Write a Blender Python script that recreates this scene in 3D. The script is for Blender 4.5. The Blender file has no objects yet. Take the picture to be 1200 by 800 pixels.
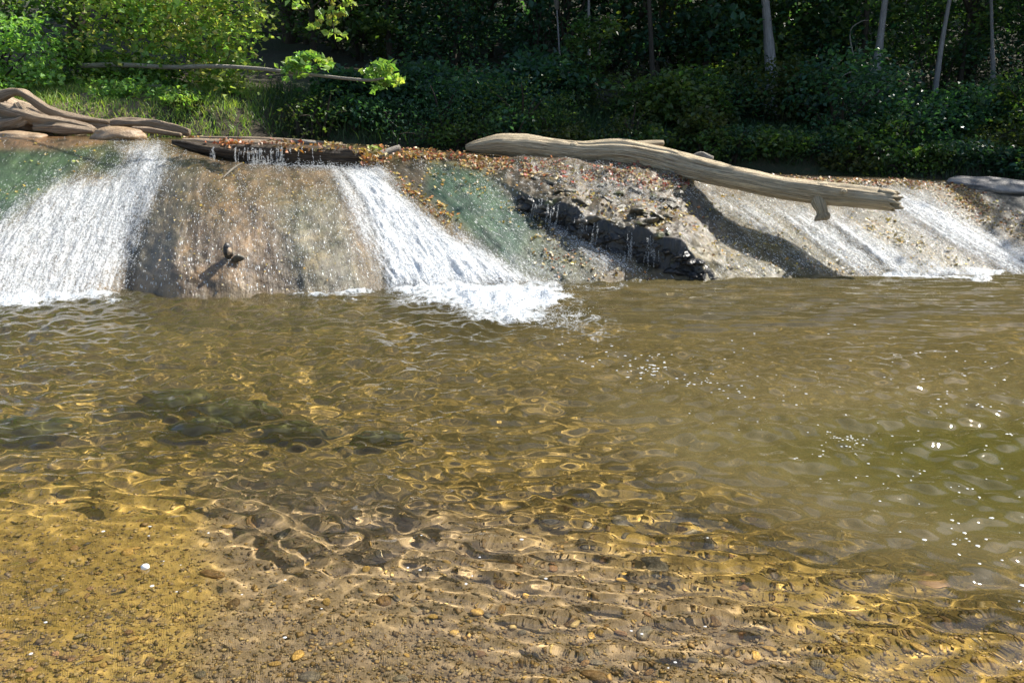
import bpy, math, random
import numpy as np
from mathutils import Vector

# ------------------------------------------------------------------ camera, sky, sun, exposure
SC = bpy.context.scene
COL = SC.collection
F, PITCH, CAMZ = 942.0, math.radians(16.0), 1.6
SUN_D = np.array((-0.58, -0.33, -0.74)); SUN_D = SUN_D / np.linalg.norm(SUN_D)   # direction the light travels

cam = bpy.data.cameras.new('camera'); camo = bpy.data.objects.new('camera', cam); COL.objects.link(camo)
cam.sensor_width = 36.0; cam.lens = 36.0 * F / 1200.0; cam.clip_start = 0.05; cam.clip_end = 600.0
camo.location = (0, 0, CAMZ); camo.rotation_euler = (math.pi / 2 - PITCH, 0, 0); SC.camera = camo

world = bpy.data.worlds.new('World'); SC.world = world; world.use_nodes = True
wn = world.node_tree.nodes; bg = wn['Background']
sky = wn.new('ShaderNodeTexSky'); sky.sky_type = 'NISHITA'; sky.sun_disc = False
sun_el = math.asin(-SUN_D[2]); sun_az = math.atan2(-SUN_D[0], -SUN_D[1])
sky.sun_elevation = sun_el; sky.sun_rotation = sun_az
world.node_tree.links.new(sky.outputs[0], bg.inputs[0]); bg.inputs[1].default_value = 0.112

sun = bpy.data.lights.new('sun', 'SUN'); sun.energy = 5.0; sun.angle = math.radians(0.5); sun.color = (1.0, 0.95, 0.86)
suno = bpy.data.objects.new('sun', sun); COL.objects.link(suno)
suno.rotation_euler = Vector(SUN_D).to_track_quat('-Z', 'Y').to_euler()
sun.cycles.is_caustics_light = True

SC.view_settings.view_transform = 'Standard'; SC.view_settings.look = 'None'
SC.view_settings.exposure = 0.9; SC.view_settings.gamma = 1.0
SC.render.engine = 'CYCLES'
cy = SC.cycles
cy.max_bounces = 5; cy.diffuse_bounces = 2; cy.glossy_bounces = 2; cy.transmission_bounces = 3
cy.transparent_max_bounces = 8; cy.sample_clamp_indirect = 6.0; cy.use_denoising = True
cy.use_adaptive_sampling = False

# ------------------------------------------------------------------ layout maths
CP, SP = math.cos(PITCH), math.sin(PITCH)
def ray(px, py):
    px = np.asarray(px, float); py = np.asarray(py, float)
    a = (px - 600) / F; b = (400 - py) / F
    return np.stack([a, CP + b * SP, -SP + b * CP], -1)
def at(px, py, Y):
    d = ray(px, py); s = np.asarray(Y, float) / d[..., 1]
    return d * s[..., None] + np.array((0, 0, CAMZ))
def on(px, py, z=0.0):
    d = ray(px, py); s = (z - CAMZ) / d[..., 2]
    return d * s[..., None] + np.array((0, 0, CAMZ))
def proj(p):
    x, y, z = p[..., 0], p[..., 1], p[..., 2] - CAMZ
    dep = np.maximum(y * CP - z * SP, 1e-3); up = y * SP + z * CP
    return 600 + F * x / dep, 400 - F * up / dep
def mpx(px, Y): return px * Y / F          # pixels at a distance -> metres

rng = np.random.default_rng(7)
def sstep(x, a, b):
    t = np.clip((x - a) / (b - a), 0, 1); return t * t * (3 - 2 * t)
def _h(ix, iy, iz):
    h = (ix.astype(np.uint32) * np.uint32(374761393) + iy.astype(np.uint32) * np.uint32(668265263)
         + iz.astype(np.uint32) * np.uint32(2246822519))
    h = (h ^ (h >> np.uint32(13))) * np.uint32(1274126177)
    h = h ^ (h >> np.uint32(16))
    return (h & np.uint32(0xffffff)).astype(float) / 0xffffff
def vnoise(x, y, z=0.0):
    x, y, z = np.broadcast_arrays(np.asarray(x, float), np.asarray(y, float), np.asarray(z, float))
    fx, fy, fz = np.floor(x), np.floor(y), np.floor(z)
    ix, iy, iz = [(f.astype(np.int64) & 0xffffffff) for f in (fx, fy, fz)]
    u, v, w = x - fx, y - fy, z - fz
    u, v, w = [q * q * (3 - 2 * q) for q in (u, v, w)]
    r = 0
    for dx in (0, 1):
        for dy in (0, 1):
            for dz in (0, 1):
                r = r + _h((ix + dx) & 0xffffffff, (iy + dy) & 0xffffffff, (iz + dz) & 0xffffffff) * (u if dx else 1 - u) * (v if dy else 1 - v) * (w if dz else 1 - w)
    return r * 2 - 1
def fbm(x, y, z=0.0, o=4):
    r = 0; a = 1.0; s = 0
    for i in range(o):
        k = 2.0 ** i
        r = r + a * vnoise(np.asarray(x) * k + 13.7 * i, np.asarray(y) * k + 7.1 * i, np.asarray(z) * k + 3.3 * i); s += a; a *= 0.5
    return r / s
def poly(u, v, pts, soft=10.0):
    """soft inside-mask of a polygon (0..1, 0.5 on the outline)"""
    P = np.array(pts, float); n = len(P)
    d2 = np.full(u.shape, 1e18); inside = np.zeros(u.shape, bool)
    for i in range(n):
        ax, ay = P[i]; bx, by = P[(i + 1) % n]
        ex, ey = bx - ax, by - ay
        t = np.clip(((u - ax) * ex + (v - ay) * ey) / (ex * ex + ey * ey), 0, 1)
        d2 = np.minimum(d2, (u - ax - t * ex) ** 2 + (v - ay - t * ey) ** 2)
        c = ((ay > v) != (by > v))
        with np.errstate(divide='ignore', invalid='ignore'):
            inside ^= c & (u < (bx - ax) * (v - ay) / (by - ay + 1e-12) + ax)
    sd = np.where(inside, 1, -1) * np.sqrt(d2)
    return sstep(sd, -soft, soft)

# ------------------------------------------------------------------ mesh helpers
def mesh(name, v, f, mat=None, attrs=None, smooth=True):
    v = np.ascontiguousarray(v, np.float32).reshape(-1, 3)
    fl = f if isinstance(f, list) else [f]
    fl = [np.asarray(q, np.int32) for q in fl if len(q)]
    m = bpy.data.meshes.new(name)
    m.vertices.add(len(v)); m.vertices.foreach_set('co', v.ravel())
    nl = sum(q.size for q in fl); npoly = sum(len(q) for q in fl)
    m.loops.add(nl); m.polygons.add(npoly)
    m.loops.foreach_set('vertex_index', np.concatenate([q.ravel() for q in fl]))
    cnt = np.concatenate([np.full(len(q), q.shape[1], np.int32) for q in fl])
    m.polygons.foreach_set('loop_start', np.concatenate([[0], np.cumsum(cnt)[:-1]]).astype(np.int32))
    m.update(calc_edges=True)
    m.polygons.foreach_set('use_smooth', np.full(npoly, smooth))
    for k, d in (attrs or {}).items():
        d = np.asarray(d, np.float32)
        if d.ndim == 1:
            a = m.attributes.new(k, 'FLOAT', 'POINT'); a.data.foreach_set('value', d)
        else:
            a = m.attributes.new(k, 'FLOAT_VECTOR', 'POINT'); a.data.foreach_set('vector', np.ascontiguousarray(d).ravel())
    if mat: m.materials.append(mat)
    m.validate()
    return m
def tag(o, label=None, cat=None, group=None, kind=None):
    if label: o['label'] = label
    if cat: o['category'] = cat
    if group: o['group'] = group
    if kind: o['kind'] = kind
    return o
def obj(name, m, parent=None):
    o = bpy.data.objects.new(name, m); COL.objects.link(o)
    if parent: o.parent = parent
    return o
def empty(name, loc=(0, 0, 0)):
    o = bpy.data.objects.new(name, None); COL.objects.link(o); o.location = tuple(loc); o.empty_display_size = 0.2
    return o
def gridf(h, w):
    i = np.arange(h * w).reshape(h, w)
    return np.stack([i[:-1, :-1], i[:-1, 1:], i[1:, 1:], i[1:, :-1]], -1).reshape(-1, 4)
class Bag:
    """collects pieces of one mesh"""
    def __init__(s): s.v = []; s.f = {}; s.n = 0; s.a = {}
    def add(s, v, f, **at_):
        v = np.asarray(v, float); f = np.asarray(f)
        s.v.append(v); s.f.setdefault(f.shape[1], []).append(f + s.n); s.n += len(v)
        for k, d in at_.items(): s.a.setdefault(k, []).append(np.asarray(d, float))
    def mesh(s, name, mat, smooth=True, off=(0, 0, 0)):
        return mesh(name, np.concatenate(s.v) - np.asarray(off), [np.concatenate(q) for q in s.f.values()], mat,
                    {k: np.concatenate(d) for k, d in s.a.items()}, smooth)
def resample(P, n):
    P = np.asarray(P, float); k = len(P)
    t = np.linspace(0, k - 1, n); i = np.clip(t.astype(int), 0, k - 2); u = (t - i)[:, None]
    Q = np.vstack([2 * P[0] - P[1], P, 2 * P[-1] - P[-2]])
    a, b, c, d = Q[i], Q[i + 1], Q[i + 2], Q[i + 3]
    return 0.5 * (2 * b + (c - a) * u + (2 * a - 5 * b + 4 * c - d) * u ** 2 + (3 * b - a - 3 * c + d) * u ** 3)
def tube(P, R, n=24, seg=10, bump=0.0, bfreq=6.0, groove=0.0, seed=0.0, flat=1.0, cap=True, curve=True, fine=0.0):
    """tapered tube along points P with radii R; returns verts, faces, attr 'gr' (along, around, 0)"""
    P = np.asarray(P, float); R = np.asarray(R, float)
    C = resample(P, n) if curve else np.stack([np.interp(np.linspace(0, len(P) - 1, n), np.arange(len(P)), P[:, k]) for k in range(3)], -1)
    r = np.interp(np.linspace(0, len(P) - 1, n), np.arange(len(P)), R)
    T = np.gradient(C, axis=0); T /= np.linalg.norm(T, axis=1)[:, None] + 1e-9
    ref = np.array((0, 0, 1.0)) if abs(T[:, 2]).mean() < 0.8 else np.array((0, 1.0, 0))
    A = np.cross(T, ref); A /= np.linalg.norm(A, axis=1)[:, None] + 1e-9
    B = np.cross(A, T)
    th = np.linspace(0, 2 * math.pi, seg, endpoint=False)
    L = np.concatenate([[0], np.cumsum(np.linalg.norm(np.diff(C, axis=0), axis=1))])
    cs, sn = np.cos(th), np.sin(th)
    rr = np.repeat(r[:, None], seg, 1)
    if bump or groove or fine:
        lz = np.repeat(L[:, None], seg, 1)
        rr = rr * (1 + bump * fbm(cs[None] * 1.2 + seed, sn[None] * 1.2 + seed * 2, lz * bfreq * 0.35, 3)
                   + groove * vnoise(cs[None] * 5 + seed, sn[None] * 5, lz * 1.3 + seed)
                   - fine * np.abs(fbm(cs[None] * 9 + seed + .4 * lz, sn[None] * 9, lz * 1.1 + seed, 3)) * 2)
    V = C[:, None] + A[:, None] * (cs[None] * rr)[..., None] + B[:, None] * (sn[None] * rr * flat)[..., None]
    i = np.arange(n * seg).reshape(n, seg); j = np.roll(i, -1, 1)
    Fc = np.stack([i[:-1], i[1:], j[1:], j[:-1]], -1).reshape(-1, 4)
    g = np.stack([np.repeat(L[:, None], seg, 1), np.repeat(th[None], n, 0), np.zeros((n, seg)) + seed], -1).reshape(-1, 3)
    V = V.reshape(-1, 3)
    if cap:
        k = len(V); V = np.vstack([V, C[0], C[-1]]); g = np.vstack([g, g[0], g[-1]])
        c0 = np.stack([i[0], j[0], np.full(seg, k), np.full(seg, k)], -1)[:, :3]; c1 = np.stack([j[-1], i[-1], np.full(seg, k + 1)], -1)
        return V, [Fc, np.vstack([c0, c1])], g
    return V, [Fc], g
def tadd(bag, *a, **k):
    V, Fs, g = tube(*a, **k)
    n0 = bag.n
    bag.add(V, Fs[0], gr=g)
    if len(Fs) > 1: bag.f.setdefault(3, []).append(Fs[1] + n0)
def unit(v): return v / (np.linalg.norm(v, axis=-1, keepdims=True) + 1e-9)
def leafmesh(c, nrm, d, s, wid=0.72, fold=0.14):
    nrm = unit(nrm); d = unit(d - nrm * np.sum(d * nrm, -1, keepdims=True)); sd = np.cross(nrm, d)
    s = np.asarray(s)[:, None]
    b = c - d * s * .5; t = c + d * s * .5 - nrm * s * .06
    l = c + sd * s * wid * .5 + nrm * s * fold - d * s * .05; r = c - sd * s * wid * .5 + nrm * s * fold - d * s * .05
    V = np.stack([b, r, t, l], 1).reshape(-1, 3)
    return V, np.arange(len(V)).reshape(-1, 4)
_t = (1 + 5 ** .5) / 2
ICO_V = unit(np.array([(-1, _t, 0), (1, _t, 0), (-1, -_t, 0), (1, -_t, 0), (0, -1, _t), (0, 1, _t), (0, -1, -_t), (0, 1, -_t), (_t, 0, -1), (_t, 0, 1), (-_t, 0, -1), (-_t, 0, 1)], float))
ICO_F = np.array([(0, 11, 5), (0, 5, 1), (0, 1, 7), (0, 7, 10), (0, 10, 11), (1, 5, 9), (5, 11, 4), (11, 10, 2), (10, 7, 6), (7, 1, 8), (3, 9, 4), (3, 4, 2), (3, 2, 6), (3, 6, 8), (3, 8, 9), (4, 9, 5), (2, 4, 11), (6, 2, 10), (8, 6, 7), (9, 8, 1)])
def subdiv(V, Fc):
    V = list(map(tuple, V)); mid = {}; out = []
    def m(a, b):
        k = (min(a, b), max(a, b))
        if k not in mid:
            mid[k] = len(V); p = (np.array(V[a]) + np.array(V[b])) / 2; V.append(tuple(p / np.linalg.norm(p)))
        return mid[k]
    for a, b, c in Fc:
        x, y, z = m(a, b), m(b, c), m(c, a); out += [(a, x, z), (b, y, x), (c, z, y), (x, y, z)]
    return np.array(V), np.array(out)
ICO1 = subdiv(ICO_V, ICO_F); ICO2 = subdiv(*ICO1); ICO3 = subdiv(*ICO2)
def rockverts(V, seed, rough=0.25, facet=0.0):
    d = 1 + rough * fbm(V[:, 0] * 1.3 + seed * 3.1, V[:, 1] * 1.3 + seed, V[:, 2] * 1.3 - seed, 3)
    W = V * d[:, None]
    if facet:
        r2 = np.random.default_rng(int(seed * 10) + 5)
        for k in range(7):
            n = unit(r2.normal(size=3)); h = r2.uniform(.5, .8)
            q = np.maximum(W @ n - h, 0); W = W - n[None] * (q * facet)[:, None]
    return W

# ------------------------------------------------------------------ materials
def nmat(name):
    m = bpy.data.materials.new(name); m.use_nodes = True
    nt = m.node_tree; nt.nodes.clear(); return m, nt
class NB:
    def __init__(s, nt): s.nt = nt
    def n(s, typ, **kw):
        nd = s.nt.nodes.new('ShaderNode' + typ)
        for k, v in kw.items():
            if k.startswith('_'): setattr(nd, k[1:], v)
            else:
                key = int(k[1:]) if k[0] == 'i' and k[1:].isdigit() else k.replace('_', ' ')
                s.set(nd, key, v)
        return nd
    def set(s, nd, key, v):
        if hasattr(v, 'is_output'): s.nt.links.new(v, nd.inputs[key])
        elif hasattr(v, 'bl_idname'): s.nt.links.new(v.outputs[0], nd.inputs[key])
        else:
            if isinstance(v, (tuple, list)) and len(v) == 3 and nd.inputs[key].type == 'RGBA': v = (*v, 1)
            nd.inputs[key].default_value = v
    def attr(s, name, out='Vector'): return s.n('Attribute', _attribute_name=name).outputs[out]
    def math(s, op, a, b=0.0, clamp=False): return s.n('Math', _operation=op, _use_clamp=clamp, i0=a, i1=b).outputs[0]
    def vmul(s, v, k): return s.n('VectorMath', _operation='MULTIPLY', i0=v, i1=k).outputs[0]
    def noise(s, v, scale=5., detail=3., rough=.55, out=0, dist=0.):
        return s.n('TexNoise', Vector=v, Scale=scale, Detail=detail, Roughness=rough, Distortion=dist).outputs[out]
    def ramp(s, f, a, b): return s.n('MapRange', _interpolation_type='SMOOTHSTEP', i0=f, i1=a, i2=b).outputs[0]
    def mix(s, f, a, b, mode='MIX'):
        nd = s.n('Mix', _data_type='RGBA', _blend_type=mode)
        for i, v in ((0, f), (6, a), (7, b)): s.set(nd, i, v)
        return nd.outputs[2]
    def geo(s): return s.n('TexCoord').outputs['Object']
    def pos(s): return s.n('NewGeometry').outputs['Position']
    def bump(s, h, strength=.5, dist=.02): return s.n('Bump', Strength=strength, Distance=dist, Height=h).outputs[0]
    def out(s, sh): s.n('OutputMaterial', Surface=sh)
    def ms(s, f, a, b): return s.n('MixShader', i0=f, i1=a, i2=b).outputs[0]

def leaf_mat(name, trans=0.42, gloss=0.35):
    m, nt = nmat(name); b = NB(nt)
    c = b.attr('col')
    d = b.n('BsdfPrincipled', Base_Color=c, Roughness=gloss)
    d.inputs['Specular IOR Level'].default_value = 0.35
    tcol = b.mix(1.0, c, (1.25, 1.35, 0.45), 'MULTIPLY')
    t = b.n('BsdfTranslucent', Color=tcol)
    b.out(b.ms(trans, d.outputs[0], t.outputs[0])); return m
M_LEAF = leaf_mat('leaf', .5); M_DEADLEAF = leaf_mat('dead_leaf', .2, .4); M_GRASS = leaf_mat('grass_blade', .4, .4)

def bark_mat(name, dark, light, rough=.85, stretch=(3., 2.2, 1.), moss=None):
    m, nt = nmat(name); b = NB(nt)
    g = b.attr('gr'); gv = b.vmul(g, stretch)
    ang = b.n('SeparateXYZ', Vector=g)
    cs = b.math('COSINE', ang.outputs[1]); sn = b.math('SINE', ang.outputs[1])
    v = b.n('CombineXYZ', X=b.math('MULTIPLY', ang.outputs[0], stretch[0]), Y=b.math('MULTIPLY', cs, stretch[1]), Z=b.math('MULTIPLY_ADD', sn, stretch[1])).outputs[0]
    n1 = b.noise(v, 2.4, 6., .65, dist=.6); n2 = b.noise(v, 8., 4., .6)
    n3 = b.noise(b.pos(), 3., 3.)
    c = b.mix(b.ramp(n1, .36, .56), dark, light)
    c = b.mix(b.ramp(n2, .43, .35), c, tuple(x * .4 for x in dark))
    c = b.mix(b.ramp(n3, .35, .7), c, b.mix(.5, c, tuple(x * .8 for x in light)))
    if moss: c = b.mix(b.math('MULTIPLY', b.ramp(n3, .5, .62), .6), c, moss)
    h = b.math('ADD', b.math('MULTIPLY', n1, .7), b.math('MULTIPLY', n2, .5))
    p = b.n('BsdfPrincipled', Base_Color=c, Roughness=rough, Normal=b.bump(h, 1., .06))
    p.inputs['Specular IOR Level'].default_value = .25
    b.out(p.outputs[0]); return m
M_LOG = bark_mat('weathered_wood', (.27, .19, .11), (.88, .72, .48), .75, (.7, 4.6, 1.))
M_DRIFT = bark_mat('driftwood', (.20, .13, .08), (.66, .51, .36), .8, (1.1, 4., 1.))
M_WETLOG = bark_mat('wet_wood', (.05, .038, .028), (.17, .125, .085), .35, (1.3, 3., 1.))
M_BARK = bark_mat('grey_bark', (.22, .205, .20), (.46, .44, .43), .9, (2.2, 3.5, 1.))
M_DBARK = bark_mat('dark_bark', (.05, .04, .03), (.12, .10, .08), .9, (2.2, 3.5, 1.))
M_PALE = bark_mat('pale_branch', (.38, .33, .26), (.62, .56, .47), .8, (1.5, 2.5, 1.))

# =================================================================== ROCK LEDGE (the slide the stream runs over)
PX = np.concatenate([np.arange(-320, -40, 6.), np.arange(-40, 1240, 1.75), np.arange(1240, 1521, 6.)])
def lin(tab, x): t = np.array(tab, float); return np.interp(x, t[:, 0], t[:, 1])
def smooth1(a, k=9):
    w = np.hanning(k + 2)[1:-1]; w /= w.sum(); return np.convolve(np.pad(a, k // 2, mode='edge'), w, 'valid')
base_py = smooth1(lin([(-320, 376), (0, 354), (100, 345), (150, 338), (180, 343), (215, 347), (330, 343), (430, 338), (520, 336), (640, 331), (830, 327), (960, 323), (1100, 322), (1200, 319), (1520, 312)], PX), 15)
crest_py = smooth1(lin([(-320, 153), (0, 161), (195, 167), (215, 176), (260, 188), (330, 194), (420, 197), (452, 193), (475, 183), (560, 184), (760, 197), (960, 211), (1100, 215), (1200, 223), (1520, 241)], PX), 9)
crest_Y = lin([(-320, 9.1), (0, 9.5), (200, 9.75), (215, 9.55), (330, 9.5), (450, 9.55), (480, 9.85), (760, 9.9), (1200, 9.85), (1520, 9.7)], PX)
top_py = smooth1(lin([(-320, 150), (0, 157), (200, 162), (330, 167), (440, 173), (560, 181), (760, 194), (960, 208), (1100, 212), (1200, 219), (1520, 236)], PX), 9)
top_Y = crest_Y * 0 + lin([(-320, 9.6), (0, 10.0), (200, 10.2), (760, 10.25), (1200, 10.15), (1520, 10.0)], PX)
Bp = on(PX, base_py); Cp = at(PX, crest_py, crest_Y); Tp = at(PX, top_py, top_Y)
conv = lin([(-320, .35), (100, .35), (200, .75), (400, .75), (470, .35), (1520, .35)], PX)
NT = 150
rows = []; trow = []
for back, dz in ((2.6, -.10), (1.6, -.06), (.8, -.03), (.35, -.01), (.12, 0.)):
    rows.append(Tp + np.array((0, back, dz))); trow.append(-.02)
for k in (0, .3, .6, .85):
    s = k * k * (3 - 2 * k); rows.append(np.stack([*(Tp[:, :2] * (1 - k) + Cp[:, :2] * k).T, Tp[:, 2] * (1 - s) + Cp[:, 2] * s], -1)); trow.append(-.01 + .01 * k)
for t in np.concatenate([np.linspace(0, 1, NT), np.linspace(1.01, 1.4, 12)]):
    xy = Cp[:, :2] * (1 - t) + Bp[:, :2] * t
    z = Cp[:, 2] * (1 - ((1 - conv) * t + conv * t * t)) if t <= 1 else -Cp[:, 2] * (t - 1) * 1.4
    rows.append(np.stack([*xy.T, z], -1)); trow.append(t)
G = np.stack(rows); TR = np.repeat(np.array(trow)[:, None], len(PX), 1)
U, V_ = proj(G)
# flow coordinate: which streamline each point lies on
guides = [(-320, -540), (-100, -270), (60, -90), (130, 20), (205, 140), (300, 290), (385, 440), (440, 600), (500, 665), (575, 760), (650, 835), (760, 930), (900, 1050), (1010, 1170), (1100, 1290), (1250, 1430), (1520, 1690)]
A = np.zeros_like(U); ga = np.array([(p + q) / 2 for p, q in guides])
for r in range(len(U)):
    t = max(trow[r], 0.); A[r] = np.interp(U[r], [p + (q - p) * t ** 1.25 for p, q in guides], ga)
FLOW = np.stack([A / 40, np.maximum(TR, 0) * 3.7, TR * 0], -1)
# broken step running down from the crest to the foot (an upper slab standing above a lower channel)
wob = 5 * fbm(PX / 16., PX * 0, 0, 3)
step_bot = lin([(565, 200), (571, 204), (622, 246), (643, 259), (690, 279), (725, 294), (762, 308), (809, 321), (832, 330), (900, 345)], PX) + wob
step_h = lin([(560, 0), (571, 0), (600, 4), (622, 14), (643, 20), (690, 24), (725, 26), (762, 28), (795, 27), (815, 20), (838, 0)], PX) * 9. / F
step_h = step_h * (1 + .22 * vnoise(PX / 13., PX * 0 + 3))
upd = step_bot[None] - V_
H = step_h[None] * sstep(upd, -1.2, 1.2) * (1 - .75 * sstep(upd, 0, 75)) * np.where(PX[None] < 563, 0, 1)
G[..., 2] += np.where(TR >= 0, H, 0)
slabm = poly(U, V_, [(560, 190), (700, 192), (800, 205), (850, 250), (850, 330), (800, 325), (690, 290), (620, 250)], 12)
domem = poly(U, V_, [(200, 172), (300, 190), (400, 200), (425, 250), (440, 345), (140, 345), (155, 290), (195, 210)], 14)
nz = .016 * fbm(G[..., 0] * 2.2, G[..., 1] * 2.2, 0, 4) + .010 * fbm(A / 9., TR * 5, 1, 3) + slabm * (.045 * fbm(U / 22., V_ / 11., 4, 4) + .02 * np.abs(vnoise(U / 9., V_ / 5., 2)))
dm2 = poly(U, V_, [(235, 200), (380, 205), (405, 330), (190, 330)], 55)
G[..., 1] -= .16 * dm2 * sstep(TR, 0, .1); G[..., 2] += .07 * dm2 * sstep(TR, 0, .1)
nz += .045 * domem * fbm(U / 34., V_ / 26., 12, 4)
nz += .03 * domem * fbm(A / 45., TR * 2, 9, 2)
CRK = np.zeros_like(U); cu, cv = U + 7 * fbm(U / 20., V_ / 20., 41, 4), V_ + 5 * fbm(U / 20., V_ / 20., 47, 4)
for pts in ([(215, 215), (250, 250), (245, 300), (262, 345)], [(330, 200), (352, 245), (348, 300), (372, 345)], [(180, 300), (240, 312), (300, 306), (360, 318), (430, 312)], [(270, 200), (300, 235), (310, 290)], [(150, 325), (200, 332), (260, 338)], [(220, 260), (290, 252), (350, 262), (410, 255)], [(850, 230), (900, 262), (960, 300)], [(1000, 240), (1060, 280), (1110, 318)], [(1080, 225), (1150, 270), (1200, 300)], [(520, 195), (570, 240), (640, 315)], [(840, 295), (920, 300), (1000, 296)], [(20, 200), (70, 215), (110, 205)]):
    for (ax_, ay_), (bx_, by_) in zip(pts[:-1], pts[1:]):
        ex, ey = bx_ - ax_, by_ - ay_; tt = np.clip(((cu - ax_) * ex + (cv - ay_) * ey) / (ex * ex + ey * ey), 0, 1)
        CRK = np.maximum(CRK, np.exp(-((cu - ax_ - tt * ex) ** 2 + (cv - ay_ - tt * ey) ** 2) / 9.))
CRK *= .35 + .65 * np.clip(vnoise(U / 30., V_ / 30., 61) + .3, 0, 1)
nz -= .007 * CRK
G[..., 2] += nz * sstep(TR, -.03, .05); G[..., 1] -= .5 * nz * sstep(TR, -.03, .05)
U2, V2 = proj(G)
# ---- colours of the rock, algae and silt by place
def lay(c, m, col): return c * (1 - m[..., None]) + np.array(col) * m[..., None]
RC = np.zeros(G.shape) + np.array((.150, .112, .052))
RC = lay(RC, domem, (.170, .122, .070))
RC = lay(RC, .75 * poly(U, V_, [(325, 235), (400, 225), (430, 345), (350, 345)], 18), (.15, .145, .095))
RC = lay(RC, .8 * poly(U, V_, [(200, 190), (240, 200), (215, 300), (160, 330), (150, 300)], 14), (.12, .105, .07))
RC = lay(RC, poly(U, V_, [(-330, 160), (0, 165), (130, 168), (70, 215), (0, 265), (-330, 340)], 12), (.042, .082, .034))
RC = lay(RC, poly(U, V_, [(-330, 140), (115, 145), (125, 168), (60, 176), (-330, 170)], 6), (.19, .115, .06))
RC = lay(RC, poly(U, V_, [(125, 172), (145, 180), (140, 205), (100, 200)], 6), (.04, .06, .022))
RC = lay(RC, poly(U, V_, [(445, 188), (500, 188), (560, 270), (500, 240)], 9), (.085, .072, .05))
RC = lay(RC, poly(U, V_, [(505, 190), (570, 200), (620, 250), (670, 320), (610, 322), (560, 285), (500, 225)], 11), (.056, .108, .068))
RC = lay(RC, .7 * poly(U, V_, [(620, 260), (700, 300), (700, 335), (600, 330)], 12), (.10, .11, .06))
RC = lay(RC, slabm * .9, (.130, .106, .072))
RC = lay(RC, .8 * poly(U, V_, [(820, 285), (900, 285), (980, 330), (800, 335)], 14), (.150, .125, .050))
RC = lay(RC, .8 * poly(U, V_, [(880, 225), (960, 262), (1050, 328), (900, 300), (830, 235)], 14), (.15, .125, .05))
RC = lay(RC, .9 * poly(U, V_, [(1000, 255), (1060, 262), (1150, 325), (1050, 325)], 12), (.145, .115, .045))
RC = lay(RC, .9 * poly(U, V_, [(1085, 215), (1130, 222), (1200, 262), (1520, 300), (1520, 330), (1200, 290)], 10), (.27, .19, .10))
RC = lay(RC, poly(U, V_, [(1112, 200), (1520, 200), (1520, 300), (1215, 285), (1165, 240)], 7), (.12, .11, .105))
RC = lay(RC, .8 * poly(U, V_, [(200, 140), (1110, 205), (1110, 216), (760, 199), (440, 180), (200, 168)], 5), (.13, .085, .05))
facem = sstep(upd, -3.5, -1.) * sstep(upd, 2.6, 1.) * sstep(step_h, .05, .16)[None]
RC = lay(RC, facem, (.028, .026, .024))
RC = RC * (1 - .20 * CRK)[..., None]
rs = sstep(U, 800, 900) * (TR > 0)
RC *= (1 + .5 * poly(U, V_, [(-330, 150), (640, 200), (700, 330), (-330, 380)], 20) * fbm(U / 8., V_ / 6., 51, 4))[..., None]
RC *= (1 + rs * (.55 * fbm(A / 7., TR * 1.1, 21, 4)))[..., None]
RC = np.maximum(RC, .01) * .78 * (1 + rs[..., None] * np.array((-.16, -.17, -.34)))
RC *= (1 + .35 * fbm(A / 12., TR * 4, 2, 4) + .2 * fbm(U / 5., V_ / 5., 6, 2))[..., None]
# ---- white water density by place
FO = np.zeros_like(U); FN1 = 20 * fbm(A / 16., TR * 1.6, 3, 5); FN2 = 8 * fbm(A / 14., TR * 3, 8, 3)
def foam(pts, soft, amt):
    global FO; FO = np.maximum(FO, amt * poly(U + FN1, V_ + FN2, pts, soft * 2.1))
foam([(135, 166), (200, 166), (203, 195), (168, 260), (138, 340), (100, 360), (0, 370), (-330, 400), (-330, 330), (0, 260), (62, 212), (128, 205), (150, 190)], 12, .88)
foam([(60, 200), (130, 168), (140, 200), (0, 270), (-200, 330)], 16, .42)
foam([(395, 196), (445, 192), (470, 225), (525, 268), (590, 305), (650, 338), (450, 345), (438, 310), (420, 255)], 10, 1.10)
foam([(300, 192), (440, 194), (440, 204), (400, 206), (300, 198)], 5, .8)
foam([(325, 240), (350, 240), (372, 345), (345, 345)], 14, .42); foam([(280, 210), (300, 212), (310, 255), (280, 250)], 10, .35)
foam([(385, 215), (420, 240), (440, 330), (410, 330)], 10, .4)
foam([(510, 190), (590, 205), (690, 325), (600, 320)], 16, .30)
foam([(480, 185), (500, 186), (510, 200), (495, 200)], 4, .5)
foam([(618, 250), (660, 270), (740, 305), (760, 330), (700, 325), (640, 285)], 7, .62)
foam([(590, 290), (640, 300), (700, 330), (590, 335)], 8, .55)
foam([(590, 188), (740, 200), (800, 240), (760, 262), (650, 235)], 14, .46)
foam([(790, 214), (900, 226), (950, 280), (900, 285), (830, 245)], 14, .72)
foam([(900, 236), (985, 246), (1140, 330), (1000, 330), (930, 285)], 13, .84)
foam([(1000, 219), (1085, 222), (1130, 250), (1230, 300), (1420, 330), (1200, 330), (1120, 300), (1040, 258)], 12, .90)
foam([(760, 208), (1100, 216), (1230, 280), (1420, 330), (830, 330), (840, 262)], 14, .42)
foam([(230, 205), (420, 210), (440, 340), (180, 340)], 20, .22)
foam([(850, 320), (1000, 318), (1000, 335), (850, 335)], 6, .2)
foam([(1090, 316), (1160, 314), (1170, 332), (1040, 332)], 4, .9)
FO *= 1 + .38 * sstep(U, 780, 860) * fbm(A / 8., TR * 1.2, 23, 4)
FO *= sstep(TR, -.015, .02)
FLK = .05 + .42 * np.clip(FO, 0, 1) + .12 * np.clip(fbm(A / 25., TR * 2, 5, 3), -1, 1) + .05 * slabm
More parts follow.
